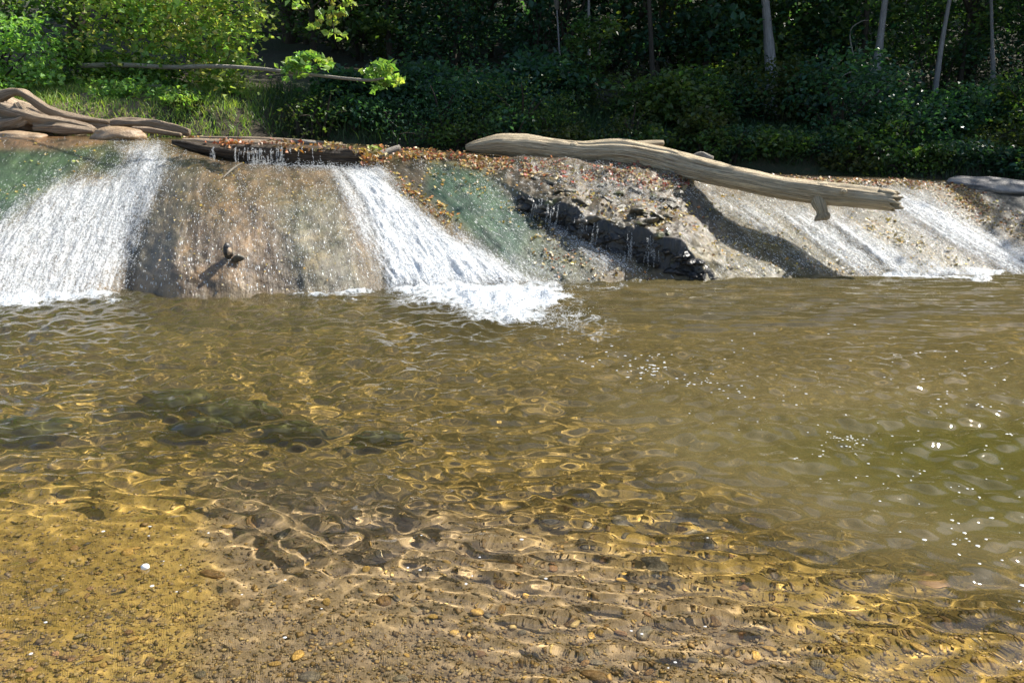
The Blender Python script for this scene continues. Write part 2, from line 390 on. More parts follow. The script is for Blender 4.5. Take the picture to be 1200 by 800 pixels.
FLK = FLK + .07 * sstep(U, 780, 860) + .08 * domem + .08 * poly(U, V_, [(500, 190), (590, 205), (690, 325), (600, 320)], 16)
FLK = np.where((TR < .01) | (V_ < 170), .02, FLK) * (1 - .9 * poly(U, V_, [(1112, 200), (1520, 200), (1520, 300), (1215, 285), (1165, 240)], 7)) * (1 - facem)
hh, ww = U.shape
# ---- material
M_ROCK, nt = nmat('wet_rock'); b = NB(nt)
fl = b.attr('flow'); rc = b.attr('rc')
s1 = b.noise(b.vmul(fl, (3., 1.5, 1.)), 1.5, 6., .68, dist=1.3); s2 = b.noise(b.pos(), 38., 4., .7); s3 = b.noise(b.vmul(fl, (14., 4., 1.)), 1., 5., .7, dist=.8)
fk = b.attr('fleck', 'Fac')
vc = b.n('TexVoronoi', Vector=b.n('VectorMath', _operation='ADD', i0=b.vmul(fl, (24., 15., 1.)), i1=b.n('VectorMath', _operation='SCALE', i0=b.noise(b.pos(), 30., 3., .6, 1), Scale=1.4)).outputs[0], Scale=1., Randomness=1., _feature='F1')
vr = b.n('SeparateXYZ', Vector=vc.outputs['Color'])
cell = b.math('LESS_THAN', vr.outputs[0], fk)
spot = b.math('MULTIPLY', cell, b.ramp(b.math('ADD', vc.outputs['Distance'], b.math('MULTIPLY', s2, .4)), .62, .38))
big = b.noise(b.pos(), 3.2, 5., .65)
c = b.mix(b.ramp(s1, .3, .7), b.mix(1., rc, (.62, .60, .62), 'MULTIPLY'), b.mix(1., rc, (1.35, 1.3, 1.2), 'MULTIPLY'))
c = b.mix(b.ramp(s2, .52, .75), c, b.mix(1., c, (1.35, 1.3, 1.2), 'MULTIPLY'))
c = b.mix(b.ramp(s2, .44, .28), c, b.mix(1., c, (.45, .45, .45), 'MULTIPLY'))
c = b.mix(b.ramp(big, .5, .66), c, b.mix(1., c, (1.5, 1.35, 1.15), 'MULTIPLY')); c = b.mix(b.ramp(big, .48, .32), c, b.mix(1., c, (.55, .62, .55), 'MULTIPLY'))
c = b.mix(b.math('MULTIPLY', spot, .85), c, (.70, .71, .68))  # white flecks in the rock colour: foam, and the film's sparkle painted in
hgt = b.math('ADD', b.math('ADD', b.math('MULTIPLY', s3, .8), b.math('MULTIPLY', s2, .8)), b.math('MULTIPLY', spot, .5))
film = b.noise(b.vmul(fl, (30., 13., 1.)), 1., 4., .6, dist=.6)
p = b.n('BsdfPrincipled', Base_Color=c, Roughness=.42, Normal=b.bump(hgt, .75, .014), Coat_Weight=1., Coat_Roughness=.07, Coat_IOR=1.33, Coat_Normal=b.bump(b.math('ADD', film, b.math('MULTIPLY', s2, .5)), 1., .016))
p.inputs['Specular IOR Level'].default_value = .3
b.out(p.outputs[0])
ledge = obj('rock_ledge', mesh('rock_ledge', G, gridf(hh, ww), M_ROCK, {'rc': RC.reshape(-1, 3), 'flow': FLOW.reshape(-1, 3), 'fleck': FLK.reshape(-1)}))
tag(ledge, 'broad brown and green rock ledge the stream slides down into the pool', kind='structure')
ledge.cycles.is_caustics_receiver = True

# ---- sheets of white water sliding over the rock
M_FOAM, nt = nmat('white_water'); b = NB(nt)
fl = b.attr('flow'); fo = b.attr('foam', 'Fac')
n1 = b.noise(b.vmul(fl, (4.5, 1.6, 1.)), 1.7, 5., .62, dist=.4); n2 = b.noise(b.vmul(fl, (13., 6.5, 1.)), 1.3, 3., .6, dist=.5); n3 = b.noise(b.pos(), 44., 3., .65)
dens = b.math('ADD', b.math('MULTIPLY', n1, .45), b.math('ADD', b.math('MULTIPLY', n2, .7), b.math('MULTIPLY', n3, 1.0)))
mask = b.ramp(b.math('ADD', b.math('MULTIPLY', fo, 1.0), dens), 1.46, 2.34)
wht = b.n('BsdfPrincipled', Base_Color=b.mix(b.ramp(n2, .3, .6), (.74, .78, .80), (.92, .93, .93)), Roughness=.35, Normal=b.bump(b.math('ADD', n2, n3), .8, .03))
tl = b.n('BsdfTranslucent', Color=(.8, .83, .85)); wsh = b.ms(.16, wht.outputs[0], tl.outputs[0])
clear = b.n('BsdfTransparent', Color=(1., 1., 1.)).outputs[0]
b.out(b.ms(mask, clear, wsh))
QF = gridf(hh, ww)
def cascade(name, label, u0, u1, thr=.10):
    fq = FO.reshape(-1)[QF].max(1); uq = U.reshape(-1)[QF].mean(1)
    q = QF[(fq > thr) & (uq >= u0) & (uq < u1)]
    idx, inv = np.unique(q, return_inverse=True); q = inv.reshape(q.shape)
    g = G.reshape(-1, 3)[idx].copy(); f = FO.reshape(-1)[idx]; a = A.reshape(-1)[idx]; t = TR.reshape(-1)[idx]
    rel = np.abs(fbm(a / 6., t * 11, 3, 4)) + .7 * fbm(a / 15., t * 4, 5, 2)
    lift = .012 + .020 * f + np.clip(f - .25, 0, 1) * .045 * rel
    g[:, 2] += lift * .9; g[:, 1] -= lift * .45
    o = obj(name, mesh(name, g, q, M_FOAM, {'flow': FLOW.reshape(-1, 3)[idx], 'foam': f}))
    return tag(o, label, 'cascade', 'sheets of white water on the ledge')
cascade('cascade', 'wide white cascade sliding down the left end of the ledge', -400, 212)
cascade('cascade', 'bright white chute pouring off the domed rock into the pool', 212, 500)
cascade('cascade', 'thin broken trickle of white water in the channel below the dark step', 500, 772)
cascade('cascade', 'pale sparkling sheet of water on the slope under the bare log', 772, 1600)

# ---- droplets and spray glittering over the whole slide
w = (np.clip(FO - .1, 0, 1.1) ** 1.1 * 1. + .016 + .014 * slabm)
w[TR < .0] = 0; w[TR > 1.02] = 0; w[(U > 1130) & (V_ < 262) & (U - 1130 > (V_ - 215) * 1.0)] = 0; w[:, (PX < -60) | (PX > 1260)] *= .25
w = w.reshape(-1); w /= w.sum()
ND = 46000
k = rng.choice(len(w), ND, p=w); fk = FO.reshape(-1)[k]
c0 = G.reshape(-1, 3)[k] + rng.normal(size=(ND, 3)) * np.array((.012, .012, .004))
c0[:, 2] += .012 + fk * rng.random(ND) ** 2 * .10; c0[:, 1] -= .008 + .03 * fk * rng.random(ND)
sz = rng.uniform(.0022, .0056, ND)
TET = unit(np.array([(1, 1, 1), (1, -1, -1), (-1, 1, -1), (-1, -1, 1)], float)); TF = np.array([(0, 1, 2), (0, 3, 1), (0, 2, 3), (1, 3, 2)])
ax = unit(rng.normal(size=(ND, 3))); an = rng.uniform(0, 6.28, ND)
tv = TET[None].repeat(ND, 0)
ca, sa = np.cos(an)[:, None, None], np.sin(an)[:, None, None]
axr = ax[:, None, :].repeat(4, 1)
tv = tv * ca + np.cross(axr, tv) * sa + axr * (np.sum(axr * tv, -1, keepdims=True)) * (1 - ca)
tv[..., 0] *= 1.5
dv = (c0[:, None] + tv * sz[:, None, None]).reshape(-1, 3)
M_DROP, nt = nmat('water_droplet'); b = NB(nt)
p = b.n('BsdfPrincipled', Base_Color=(.80, .82, .82), Roughness=.25); tl = b.n('BsdfTranslucent', Color=(.8, .82, .82))
b.out(b.ms(.4, p.outputs[0], tl.outputs[0]))
dro = obj('water_droplets', mesh('water_droplets', dv, (TF[None] + 4 * np.arange(ND)[:, None, None]).reshape(-1, 3), M_DROP, smooth=True))
tag(dro, 'glittering droplets of splashing water over the rock slide', kind='stuff')

# ---- dark broken stones in the face of the step (pieces of the ledge)
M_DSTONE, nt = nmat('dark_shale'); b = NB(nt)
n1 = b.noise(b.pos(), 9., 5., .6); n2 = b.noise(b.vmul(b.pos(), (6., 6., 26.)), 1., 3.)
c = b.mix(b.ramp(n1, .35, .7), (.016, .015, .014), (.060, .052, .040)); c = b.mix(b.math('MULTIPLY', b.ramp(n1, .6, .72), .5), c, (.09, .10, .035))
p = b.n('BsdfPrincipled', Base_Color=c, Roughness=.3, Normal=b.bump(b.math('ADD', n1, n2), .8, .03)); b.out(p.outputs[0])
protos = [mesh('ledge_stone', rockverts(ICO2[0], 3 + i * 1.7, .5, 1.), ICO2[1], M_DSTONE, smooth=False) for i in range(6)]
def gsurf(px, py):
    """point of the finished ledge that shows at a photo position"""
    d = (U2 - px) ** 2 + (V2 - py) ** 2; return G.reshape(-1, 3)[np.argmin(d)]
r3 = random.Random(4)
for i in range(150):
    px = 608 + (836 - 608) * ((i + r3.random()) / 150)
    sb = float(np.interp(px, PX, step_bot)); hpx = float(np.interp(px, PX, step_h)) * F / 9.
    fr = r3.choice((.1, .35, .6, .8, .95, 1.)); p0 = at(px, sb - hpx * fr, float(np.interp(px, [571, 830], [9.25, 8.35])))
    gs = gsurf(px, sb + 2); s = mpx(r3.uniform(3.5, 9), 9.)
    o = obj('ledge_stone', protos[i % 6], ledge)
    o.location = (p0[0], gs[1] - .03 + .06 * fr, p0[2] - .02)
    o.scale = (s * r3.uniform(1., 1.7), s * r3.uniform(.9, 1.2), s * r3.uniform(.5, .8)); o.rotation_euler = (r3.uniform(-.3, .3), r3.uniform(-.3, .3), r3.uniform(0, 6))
M_GSTONE, nt = nmat('slab_stone'); b = NB(nt)
n1 = b.noise(b.pos(), 14., 5., .6)
c = b.mix(b.ramp(n1, .35, .7), (.045, .040, .026), (.125, .105, .072)); c = b.mix(b.math('MULTIPLY', b.ramp(b.noise(b.pos(), 5.), .55, .65), .6), c, (.12, .13, .04))
p = b.n('BsdfPrincipled', Base_Color=c, Roughness=.4, Normal=b.bump(n1, .8, .03)); b.out(p.outputs[0])
protos2 = [mesh('slab_stone', rockverts(ICO2[0], 31 + i * 1.7, .5, 1.), ICO2[1], M_GSTONE, smooth=False) for i in range(6)]
for i in range(46):
    px = r3.uniform(620, 795); py = r3.uniform(212, 290)
    top = float(np.interp(px, PX, step_bot - step_h * F / 9.))
    if py > top - 3: py = top - r3.uniform(3, 40)
    g = gsurf(px, py); s = mpx(r3.uniform(4, 9), 9.)
    o = obj('slab_stone', protos2[i % 6], ledge); o.location = (g[0], g[1], g[2] - s * .1)
    o.scale = (s * r3.uniform(1., 1.8), s * r3.uniform(.8, 1.2), s * r3.uniform(.35, .6)); o.rotation_euler = (r3.uniform(0, .5), r3.uniform(-.3, .3), r3.uniform(0, 6))

# ---- thin strands of water falling over the step and the ledge log
def strands(name, label, specs, seed):
    rr = np.random.default_rng(seed); vs = []
    for (p0, p1, n, spread, rad) in specs:
        p0 = np.array(p0); p1 = np.array(p1)
        for i in range(n * 2):
            off = rr.normal() * spread; a, e = sorted(rr.uniform(0, 1.1, 2)); m = int(6 + 46 * (e - a)); t = rr.uniform(a, e, m)[:, None]
            c = p0 + (p1 - p0) * t + np.array((off, 0, 0)) * (1 + .3 * t) + np.array((0, -.10, .06)) * t * (1 - t) + rr.normal(size=(m, 3)) * np.array((.0035, .004, .004))
            vs.append((c[:, None] + TET[None] * np.array((.8, .8, 2.2)) * (rad * rr.uniform(.6, 1.7, m))[:, None, None]).reshape(-1, 3))
    v = np.concatenate(vs); k = len(v) // 4
    return tag(obj(name, mesh(name, v, (TF[None] + 4 * np.arange(k)[:, None, None]).reshape(-1, 3), M_DROP)), label, kind='stuff')
sp = []
for px, n, spx in ((632, 7, 5), (645, 4, 2), (682, 8, 5), (694, 4, 4), (740, 5, 2), (757, 4, 4), (766, 4, 3), (655, 3, 3)):
    sb = float(np.interp(px, PX, step_bot)); hp = float(np.interp(px, PX, step_h)) * F / 9.
    t0 = gsurf(px, sb - hp - 1); t1 = gsurf(px - 3, sb + 4)
    sp.append((t0 + (0, -.02, .012), t1 + (0, -.04, .0), n, mpx(spx, 9.), .0024))
strands('water_strands', 'thin white strands of water dripping down the dark stone step', sp, 3)

# =================================================================== LOGS
def px_tube(bag, pts, **k):
    """pts: (px, py, half-thickness px, Y)"""
    P = [at(a, b_, y) for a, b_, r, y in pts]; R = [mpx(r, y) for a, b_, r, y in pts]
    tadd(bag, P, R, **k); return np.array(P), np.array(R)
LOGP = [(546, 173, 3, 10.2), (558, 171.5, 6.5, 10.18), (585, 169, 11, 10.16), (617, 171, 14, 10.14), (650, 175, 12.5, 10.1), (683, 178, 12, 10.06), (730, 179, 14, 9.97), (783, 189, 14, 9.78), (815, 197, 13.4, 9.42), (850, 206, 13, 9.03), (885, 213, 13.2, 8.80), (917, 220, 13.5, 8.66), (965, 226.5, 14, 8.52), (1000, 230, 13.5, 8.38), (1030, 233.5, 13, 8.26), (1046, 236, 12.2, 8.2)]
root = empty('fallen_log', at(760, 193, 9.95))
tag(root, 'long bare weathered log lying across the crest and jutting over the slope', 'log')
off = np.array(root.location)
bg_ = Bag(); LP, LR = px_tube(bg_, LOGP, n=170, seg=72, bump=.18, bfreq=6., groove=.05, seed=2., fine=.045)
# ragged broken butt: the last rings are pushed in and out
v = bg_.v[0]; nr = 170; ringz = v[:nr * 72].reshape(nr, 72, 3); axd = unit(LP[-1] - LP[-3])
for q in range(1, 9):
    ringz[-q] += axd[None] * (.10 * fbm(np.arange(72) / 4., np.full(72, 5.5), 0, 4)[:, None]) * (9 - q) / 8
v[-1] -= axd * .06
cen_ = ringz.mean(1, keepdims=True); thg = np.linspace(0, 2 * math.pi, 72, endpoint=False)
for th0, i0, i1, dp in ((2.4, 12, 60, .16), (3.3, 40, 110, .18), (2.0, 70, 125, .15), (3.9, 95, 160, .16), (2.8, 110, 168, .2), (1.2, 20, 90, .15), (4.6, 30, 80, .14)):
    ii = np.arange(nr); win = np.clip(np.minimum(ii - i0, i1 - ii) / 10., 0, 1); tc = th0 + .35 * vnoise(ii / 14., th0, 0)
    gz = np.exp(-((thg[None] - tc[:, None]) / .075) ** 2) * win[:, None] * dp
    ringz += (cen_ - ringz) * gz[..., None]
obj('trunk', bg_.mesh('trunk', M_LOG, off=off), root)
bg_ = Bag(); px_tube(bg_, [(957, 228, 9, 8.52), (960, 238, 8, 8.46), (963, 246, 6.0, 8.42), (964, 251, 6.0, 8.41), (966, 254.5, 7.2, 8.40), (966, 257.5, 4.5, 8.40)], n=24, seg=14, bump=.3, bfreq=10, seed=5)
px_tube(bg_, [(962, 253, 5, 8.41), (958, 256, 3.5, 8.39), (955, 258, 1.5, 8.38)], n=8, seg=8, bump=.3, seed=7)
obj('branch_stub', bg_.mesh('branch_stub', M_LOG, off=off), root)
bg_ = Bag(); px_tube(bg_, [(728, 175, 8, 10.1), (750, 171, 6, 10.16), (768, 168.5, 4.2, 10.2), (777, 168, 3.6, 10.22)], n=20, seg=12, bump=.25, seed=9)
obj('broken_branch', bg_.mesh('broken_branch', M_LOG, off=off), root)
for kx, ky, ks, ky2 in ((846, 196, 5, 9.13), (963, 217, 6, 8.5), (989, 224, 3.0, 8.3), (908, 209, 4, 8.72), (672, 170, 4, 10.0), (797, 194, 3.4, 9.55)):
    W = rockverts(ICO2[0], kx * .1, .4) * mpx(ks, ky2) * np.array((1.3, 1., .8)) + at(kx, ky, ky2)
    obj('knot', mesh('knot', W - off, ICO2[1], M_LOG, {'gr': W * 4}), root)
for i in range(11):   # splinters round the broken butt
    th = r3.uniform(0, 6.28); rr_ = r3.uniform(.03, .10); e = LP[-1] + np.array((0, math.cos(th) * rr_, math.sin(th) * rr_)); bg_ = Bag()
    ln = r3.uniform(.0, .09)
    tadd(bg_, [e - axd * .16, e + axd * (ln * .5 - .02), e + axd * ln + rng.normal(size=3) * .015], [.034, r3.uniform(.02, .034), .008], n=8, seg=7, bump=.5, bfreq=20, seed=i)
    obj('splinter', bg_.mesh('splinter', M_LOG, off=off), root)

# pale chunk of wood showing behind the log
bg_ = Bag(); px_tube(bg_, [(812, 184, 2.5, 10.2), (822, 182, 4, 10.2), (835, 187, 4, 10.15)], n=10, seg=8, bump=.5, bfreq=14, seed=3)
tag(obj('driftwood_chunk', bg_.mesh('driftwood_chunk', M_PALE)), 'small pale knotty wood chunk behind the middle of the bare log', 'driftwood')

# log forming the lip above the domed rock
bg_ = Bag()
px_tube(bg_, [(202, 166.5, 2.5, 9.62), (222, 170, 6, 9.62), (250, 175.5, 9, 9.62), (300, 180, 11.5, 9.6), (350, 182.5, 12, 9.6), (395, 184.5, 11.5, 9.6), (425, 187, 9.5, 9.62), (448, 187, 6, 9.66)], n=110, seg=40, bump=.45, bfreq=6, groove=.16, seed=11, flat=.95, fine=.07)
lip = tag(obj('lip_log', bg_.mesh('lip_log', M_WETLOG)), 'dark soaked log lying along the lip above the domed rock', 'log')
bg_ = Bag(); px_tube(bg_, [(214, 166, 4, 9.75), (232, 168, 6, 9.75), (262, 168.5, 5, 9.78), (310, 169, 4.5, 9.8), (340, 171, 3, 9.82)], n=30, seg=12, bump=.3, seed=12)
tag(obj('driftwood_log', bg_.mesh('driftwood_log', M_DRIFT)), 'pale tapered log lying on top of the dark lip log', 'log')
bg_ = Bag(); px_tube(bg_, [(225, 161.5, 2., 10.35), (300, 163, 2.6, 10.35), (372, 167.5, 2.8, 10.35), (410, 172, 2., 10.35)], n=40, seg=10, bump=.25, seed=13)
tag(obj('driftwood_log', bg_.mesh('driftwood_log', M_DRIFT)), 'long thin pale log lying farthest back on the left crest', 'log')
bg_ = Bag(); px_tube(bg_, [(427, 190, 3.5, 9.5), (446, 181, 4.2, 9.6), (468, 173, 3.4, 9.75)], n=16, seg=9, bump=.2, seed=14)
tag(obj('stick', bg_.mesh('stick', M_PALE)), 'short pale stick leaning over the leaf pile at the chute top', 'stick')
bg_ = Bag(); px_tube(bg_, [(343, 165, 2.5, 10.1), (358, 167, 3.5, 10.1), (370, 168, 2.5, 10.1)], n=12, seg=8, bump=.5, bfreq=15, seed=15)
tag(obj('driftwood_chunk', bg_.mesh('driftwood_chunk', M_PALE)), 'short pale wood chunk on the crest above the lip log', 'driftwood')
bg_ = Bag(); a0 = gsurf(262, 211) + (0, 0, .02); a1 = gsurf(285, 196) + (0, -.02, .05)
tadd(bg_, [a0, (a0 + a1) / 2 + (0, 0, .015), a1], [.006, .009, .006], n=10, seg=6, seed=2)
tag(obj('twig', bg_.mesh('twig', M_PALE)), 'thin pale twig stuck at the top of the domed rock', 'twig')
sp = []
for px, n, spx in ((250, 4, 1.2), (276, 4, 1.2), (292, 7, 5), (304, 9, 5), (318, 12, 7), (331, 6, 3), (360, 3, 8)):
    t0 = at(px, 172, 9.48); t1 = at(px, 194, 9.44); sp.append((t0, t1, n, mpx(spx, 9.5), .0024))
strands('water_strands', 'thin white strands of water spilling over the dark lip log', sp, 8)
# little knot of stone standing out of the dome
g = gsurf(272, 300)
for (dx, dz, s, mt, nm, lb) in ((-.02, .045, (.05, .05, .075), M_DSTONE, 'stone', 'small dark stone standing out of the domed rock'), (.005, .05, (.028, .04, .045), M_DRIFT, 'pale_stone', 'small pale stone lodged in the dark stone on the dome'), (.06, -.02, (.06, .04, .035), M_GSTONE, 'stone', 'flat brown stone under the dark stone on the dome')):
    W = rockverts(ICO2[0], dx * 90 + 8, .35, .6) * np.array(s)
    o = tag(obj(nm, mesh(nm, W, ICO2[1], mt, {'gr': W * 6})), lb, 'stone'); o.location = (g[0] + dx, g[1] - .05 - (.035 if mt is M_DRIFT else 0), g[2] + dz + .01)

# driftwood heap on the left bank
root = empty('driftwood_stump', at(60, 152, 10.4)); off = np.array(root.location)
tag(root, 'large twisted driftwood stump with swirling grain at the far left', 'driftwood')
bg_ = Bag(); px_tube(bg_, [(-90, 140, 24, 10.6), (-20, 134, 22, 10.5), (20, 134, 19, 10.4), (50, 141, 12, 10.35), (85, 147, 7, 10.3), (115, 148, 6, 10.3), (132, 151, 3, 10.3)], n=110, seg=56, bump=.75, bfreq=6, groove=.2, seed=21, flat=.9, fine=.09)
obj('trunk', bg_.mesh('trunk', M_DRIFT, off=off), root)
for i, pts in enumerate(([(-10, 118, 8, 10.25), (20, 108, 5, 10.25), (38, 116, 5, 10.2), (60, 130, 5, 10.2), (90, 138, 4.5, 10.25), (128, 143, 3, 10.3)],
                         [(5, 128, 8, 10.1), (30, 135, 9, 10.05), (55, 142, 7, 10.05), (100, 149, 5, 10.1), (112, 153, 3, 10.1)],
                         [(-30, 150, 9, 10.1), (10, 146, 6, 10.0), (28, 138, 5, 10.0), (20, 122, 5, 10.05)],
                         [(40, 150, 5, 10.0), (75, 150, 7, 10.0), (110, 153, 3, 10.05)])):
    bg_ = Bag(); px_tube(bg_, pts, n=50, seg=20, bump=.6, bfreq=8, groove=.22, seed=30 + i, fine=.08); obj('root', bg_.mesh('root', M_DRIFT, off=off), root)
for lb, pts in (('smooth driftwood log lying right of the twisted stump', [(124, 146, 4, 10.5), (145, 144, 5, 10.5), (175, 145, 5.5, 10.5), (200, 150, 5, 10.45), (222, 156, 4, 10.4)]),
                ('thin driftwood log lying low at the water by the tan boulder', [(155, 151, 3, 10.2), (178, 153, 4, 10.2), (212, 158, 2.5, 10.15)])):
    bg_ = Bag(); px_tube(bg_, pts, n=60, seg=26, bump=.6, bfreq=8, groove=.2, seed=len(lb), fine=.08); tag(obj('driftwood_log', bg_.mesh('driftwood_log', M_DRIFT)), lb, 'driftwood')
M_TAN, nt = nmat('tan_rock'); b = NB(nt)
n1 = b.noise(b.pos(), 5., 6., .6); n2 = b.noise(b.pos(), 40., 4., .7)
c = b.mix(b.ramp(n1, .3, .7), (.25, .16, .09), (.40, .28, .17)); c = b.mix(b.ramp(n2, .5, .75), c, (.5, .38, .25))
p = b.n('BsdfPrincipled', Base_Color=c, Roughness=.45, Normal=b.bump(b.math('ADD', n1, n2), .5, .02)); b.out(p.outputs[0])
for lb, px, py, s, Y in (('smooth tan boulder between the driftwood and the left cascade', 138, 159, (.31, .22, .10), 9.95), ('low tan rock at the water edge under the twisted stump', 22, 161, (.34, .2, .07), 9.75)):
    W = rockverts(ICO3[0], px * .3, .22) * np.array(s); p0 = at(px, py, Y)
    o = tag(obj('boulder', mesh('boulder', W, ICO3[1], M_TAN)), lb, 'boulder'); o.location = tuple(p0)
# grey rock slabs at the right end of the crest
M_GREY, nt = nmat('grey_rock'); b = NB(nt)
n1 = b.noise(b.vmul(b.pos(), (2., 5., 9.)), 1.5, 6., .6); n2 = b.noise(b.pos(), 30., 4., .7)
c = b.mix(b.ramp(n1, .35, .68), (.09, .085, .085), (.30, .27, .24)); c = b.mix(b.ramp(n2, .55, .75), c, (.33, .28, .22))
p = b.n('BsdfPrincipled', Base_Color=c, Roughness=.45, Normal=b.bump(b.math('ADD', n1, n2), .7, .03)); b.out(p.outputs[0])
for lb, px, py, s, Y in (('long grey rock slab at the right end of the crest', 1180, 222, (.85, .3, .13), 9.95), ('rounded grey rock sloping down at the far right', 1212, 250, (.42, .36, .22), 9.55)):
    W = rockverts(ICO3[0], px * .31, .3, .5) * np.array(s); p0 = at(px, py, Y)
    o = tag(obj('boulder', mesh('boulder', W, ICO3[1], M_GREY)), lb, 'boulder'); o.location = tuple(p0); o.rotation_euler = (0.2, .12, 0)

# ---- fallen leaves stuck to the ledge and caught along the crest
def cdf_points(weights, n): 
    q = weights.reshape(-1); q = q / q.sum(); return rng.choice(len(q), n, p=q)
LV = Bag()
cellA = np.ones_like(U); cellA[TR < 0] = .35
def leaf_scatter(pts, soft, n, cols, smin=.03, smax=.065, lift=.012):
    wt = poly(U2, V2, pts, soft) * cellA * (TR > -.015) * (TR < 1.0) * (.25 + np.clip(vnoise(U / 11., V_ / 9., n), 0, 1) * 1.5)
    k = cdf_points(wt, n); c = G.reshape(-1, 3)[k] + rng.normal(size=(n, 3)) * np.array((.012, .012, .003)); c[:, 2] += lift * rng.uniform(.5, 1.6, n)
    nr = np.array((0, -.35, .9)) + rng.normal(size=(n, 3)) * .33; s = rng.uniform(smin, smax, n)
    V, Fc = leafmesh(c, nr, rng.normal(size=(n, 3)), s, .8, .1)
    cc = np.array(cols)[rng.integers(0, len(cols), n)] * rng.uniform(.6, 1.25, (n, 1)); LV.add(V, Fc, col=cc.repeat(4, 0))
RED = [(.42, .085, .05), (.35, .10, .06), (.30, .13, .08), (.25, .15, .10), (.45, .17, .06)]
ORG = [(.48, .20, .05), (.40, .16, .07), (.34, .19, .10), (.5, .3, .08), (.3, .12, .06)]
YEL = [(.55, .40, .07), (.46, .33, .08), (.40, .32, .12), (.5, .28, .06)]
TANC = [(.40, .30, .15), (.46, .34, .14), (.33, .24, .13), (.52, .42, .22)]
leaf_scatter([(560, 184), (640, 190), (760, 198), (820, 208), (800, 222), (700, 214), (620, 205), (575, 196)], 6, 800, RED + TANC)
leaf_scatter([(600, 200), (800, 212), (830, 260), (760, 270), (660, 235)], 12, 330, RED[2:] + TANC + YEL, .025, .05)
leaf_scatter([(650, 225), (830, 250), (830, 300), (700, 260)], 12, 110, YEL + TANC, .025, .05)
leaf_scatter([(540, 183), (600, 186), (580, 200), (545, 196)], 5, 220, ORG + TANC)
leaf_scatter([(455, 200), (480, 205), (545, 265), (535, 275), (470, 225)], 5, 150, YEL + ORG[:2], .03, .06)
leaf_scatter([(470, 182), (560, 183), (640, 250), (690, 310), (660, 315), (600, 270), (500, 205)], 10, 220, YEL + TANC, .025, .05)
leaf_scatter([(620, 270), (760, 310), (760, 330), (640, 325)], 8, 90, ORG + TANC, .025, .055)
leaf_scatter([(830, 225), (960, 260), (1040, 322), (850, 325), (830, 290)], 12, 300, YEL + TANC + ORG[2:4], .022, .045)
leaf_scatter([(985, 246), (1060, 262), (1150, 320), (1040, 318)], 10, 210, YEL + TANC, .025, .05)
leaf_scatter([(1060, 216), (1130, 220), (1220, 265), (1230, 290), (1150, 265)], 7, 520, ORG + YEL + TANC, .025, .05)
leaf_scatter([(880, 203), (1130, 213), (1130, 220), (880, 212)], 4, 600, ORG + TANC, .03, .06)
leaf_scatter([(215, 162), (440, 172), (560, 181), (560, 187), (470, 184), (440, 180), (215, 168)], 4, 650, ORG + RED[:3] + TANC, .03, .065, .02)
leaf_scatter([(200, 200), (420, 205), (430, 340), (150, 340)], 14, 260, TANC + YEL, .015, .032)
leaf_scatter([(0, 160), (130, 165), (130, 200), (0, 240)], 12, 40, YEL + [(.3, .35, .08)], .02, .05)
def leaf_pile(px, py, Y, sx, sy, n, cols, smin=.04, smax=.075):
    c = at(px, py, Y) + rng.normal(size=(n, 3)) * np.array((mpx(sx, Y), .07, mpx(sy, Y)))
    V, Fc = leafmesh(c, np.array((0, -.4, .7)) + rng.normal(size=(n, 3)) * .6, rng.normal(size=(n, 3)), rng.uniform(smin, smax, n), .8, .15)
    cc = np.array(cols)[rng.integers(0, len(cols), n)] * rng.uniform(.6, 1.25, (n, 1)); LV.add(V, Fc, col=cc.repeat(4, 0))
leaf_pile(436, 188, 9.5, 8, 5, 130, ORG + TANC); leaf_pile(425, 180, 9.6, 9, 3, 60, ORG + YEL); leaf_pile(440, 175, 9.6, 3, 2, 14, [(.3, .36, .05)])
leaf_pile(268, 168, 9.6, 9, 2, 40, [(.5, .13, .05), (.45, .2, .08)]); leaf_pile(345, 173, 9.55, 10, 2, 45, ORG); leaf_pile(385, 173, 9.6, 12, 2.5, 60, ORG + YEL); leaf_pile(310, 168, 9.65, 25, 2, 50, ORG + RED)
leaf_pile(472, 181, 9.7, 10, 3, 50, ORG + TANC)
tag(obj('fallen_leaves', LV.mesh('fallen_leaves', M_DEADLEAF, smooth=False)), 'red, orange and yellow autumn leaves littering the ledge', kind='stuff')

# =================================================================== POOL: bed, stones, water
def depth(x, y):
    d = lin([(-5, -.35), (.6, .03), (1.6, .09), (2.2, .14), (3.0, .23), (4.2, .34), (6, .45), (9, .55)], y)
    d = d + .20 * sstep(x + .25 * y, .9, 3.0) * sstep(y, 2.0, 3.4) - .05 * sstep(-x, .2, 1.5) * sstep(y, 5., 2.4)
    return d + .035 * fbm(x * 1.1, y * 1.1, 2, 3)
by = np.concatenate([np.linspace(-4, 1.2, 20), np.linspace(1.25, 4.2, 210), np.linspace(4.25, 9.6, 90)])
bk = np.linspace(-1, 1, 320)
BX = bk[None] * (2.2 + .95 * np.maximum(by, 0))[:, None]; BY = np.repeat(by[:, None], 320, 1)
BZ = -depth(BX, BY) + .012 * fbm(BX * 9, BY * 9, 0, 4) + .004 * vnoise(BX * 45, BY * 45)
BU, BV = proj(np.stack([BX, BY, BZ], -1))
BED_SHEEN = poly(BU + 30 * fbm(BX * 4, BY * 4, 1, 3), BV, [(262, 585), (420, 600), (640, 650), (900, 745), (1000, 900), (240, 900), (250, 700)], 34)  # zone of greyer gravel, with reflected sky's mauve sheen painted into the bed
M_BED, nt = nmat('gravel_bed'); b = NB(nt)
P = b.pos(); n1 = b.noise(P, 1.6, 4., .6); n2 = b.noise(P, 26., 5., .7); vo = b.n('TexVoronoi', Vector=P, Scale=32., _feature='F1')
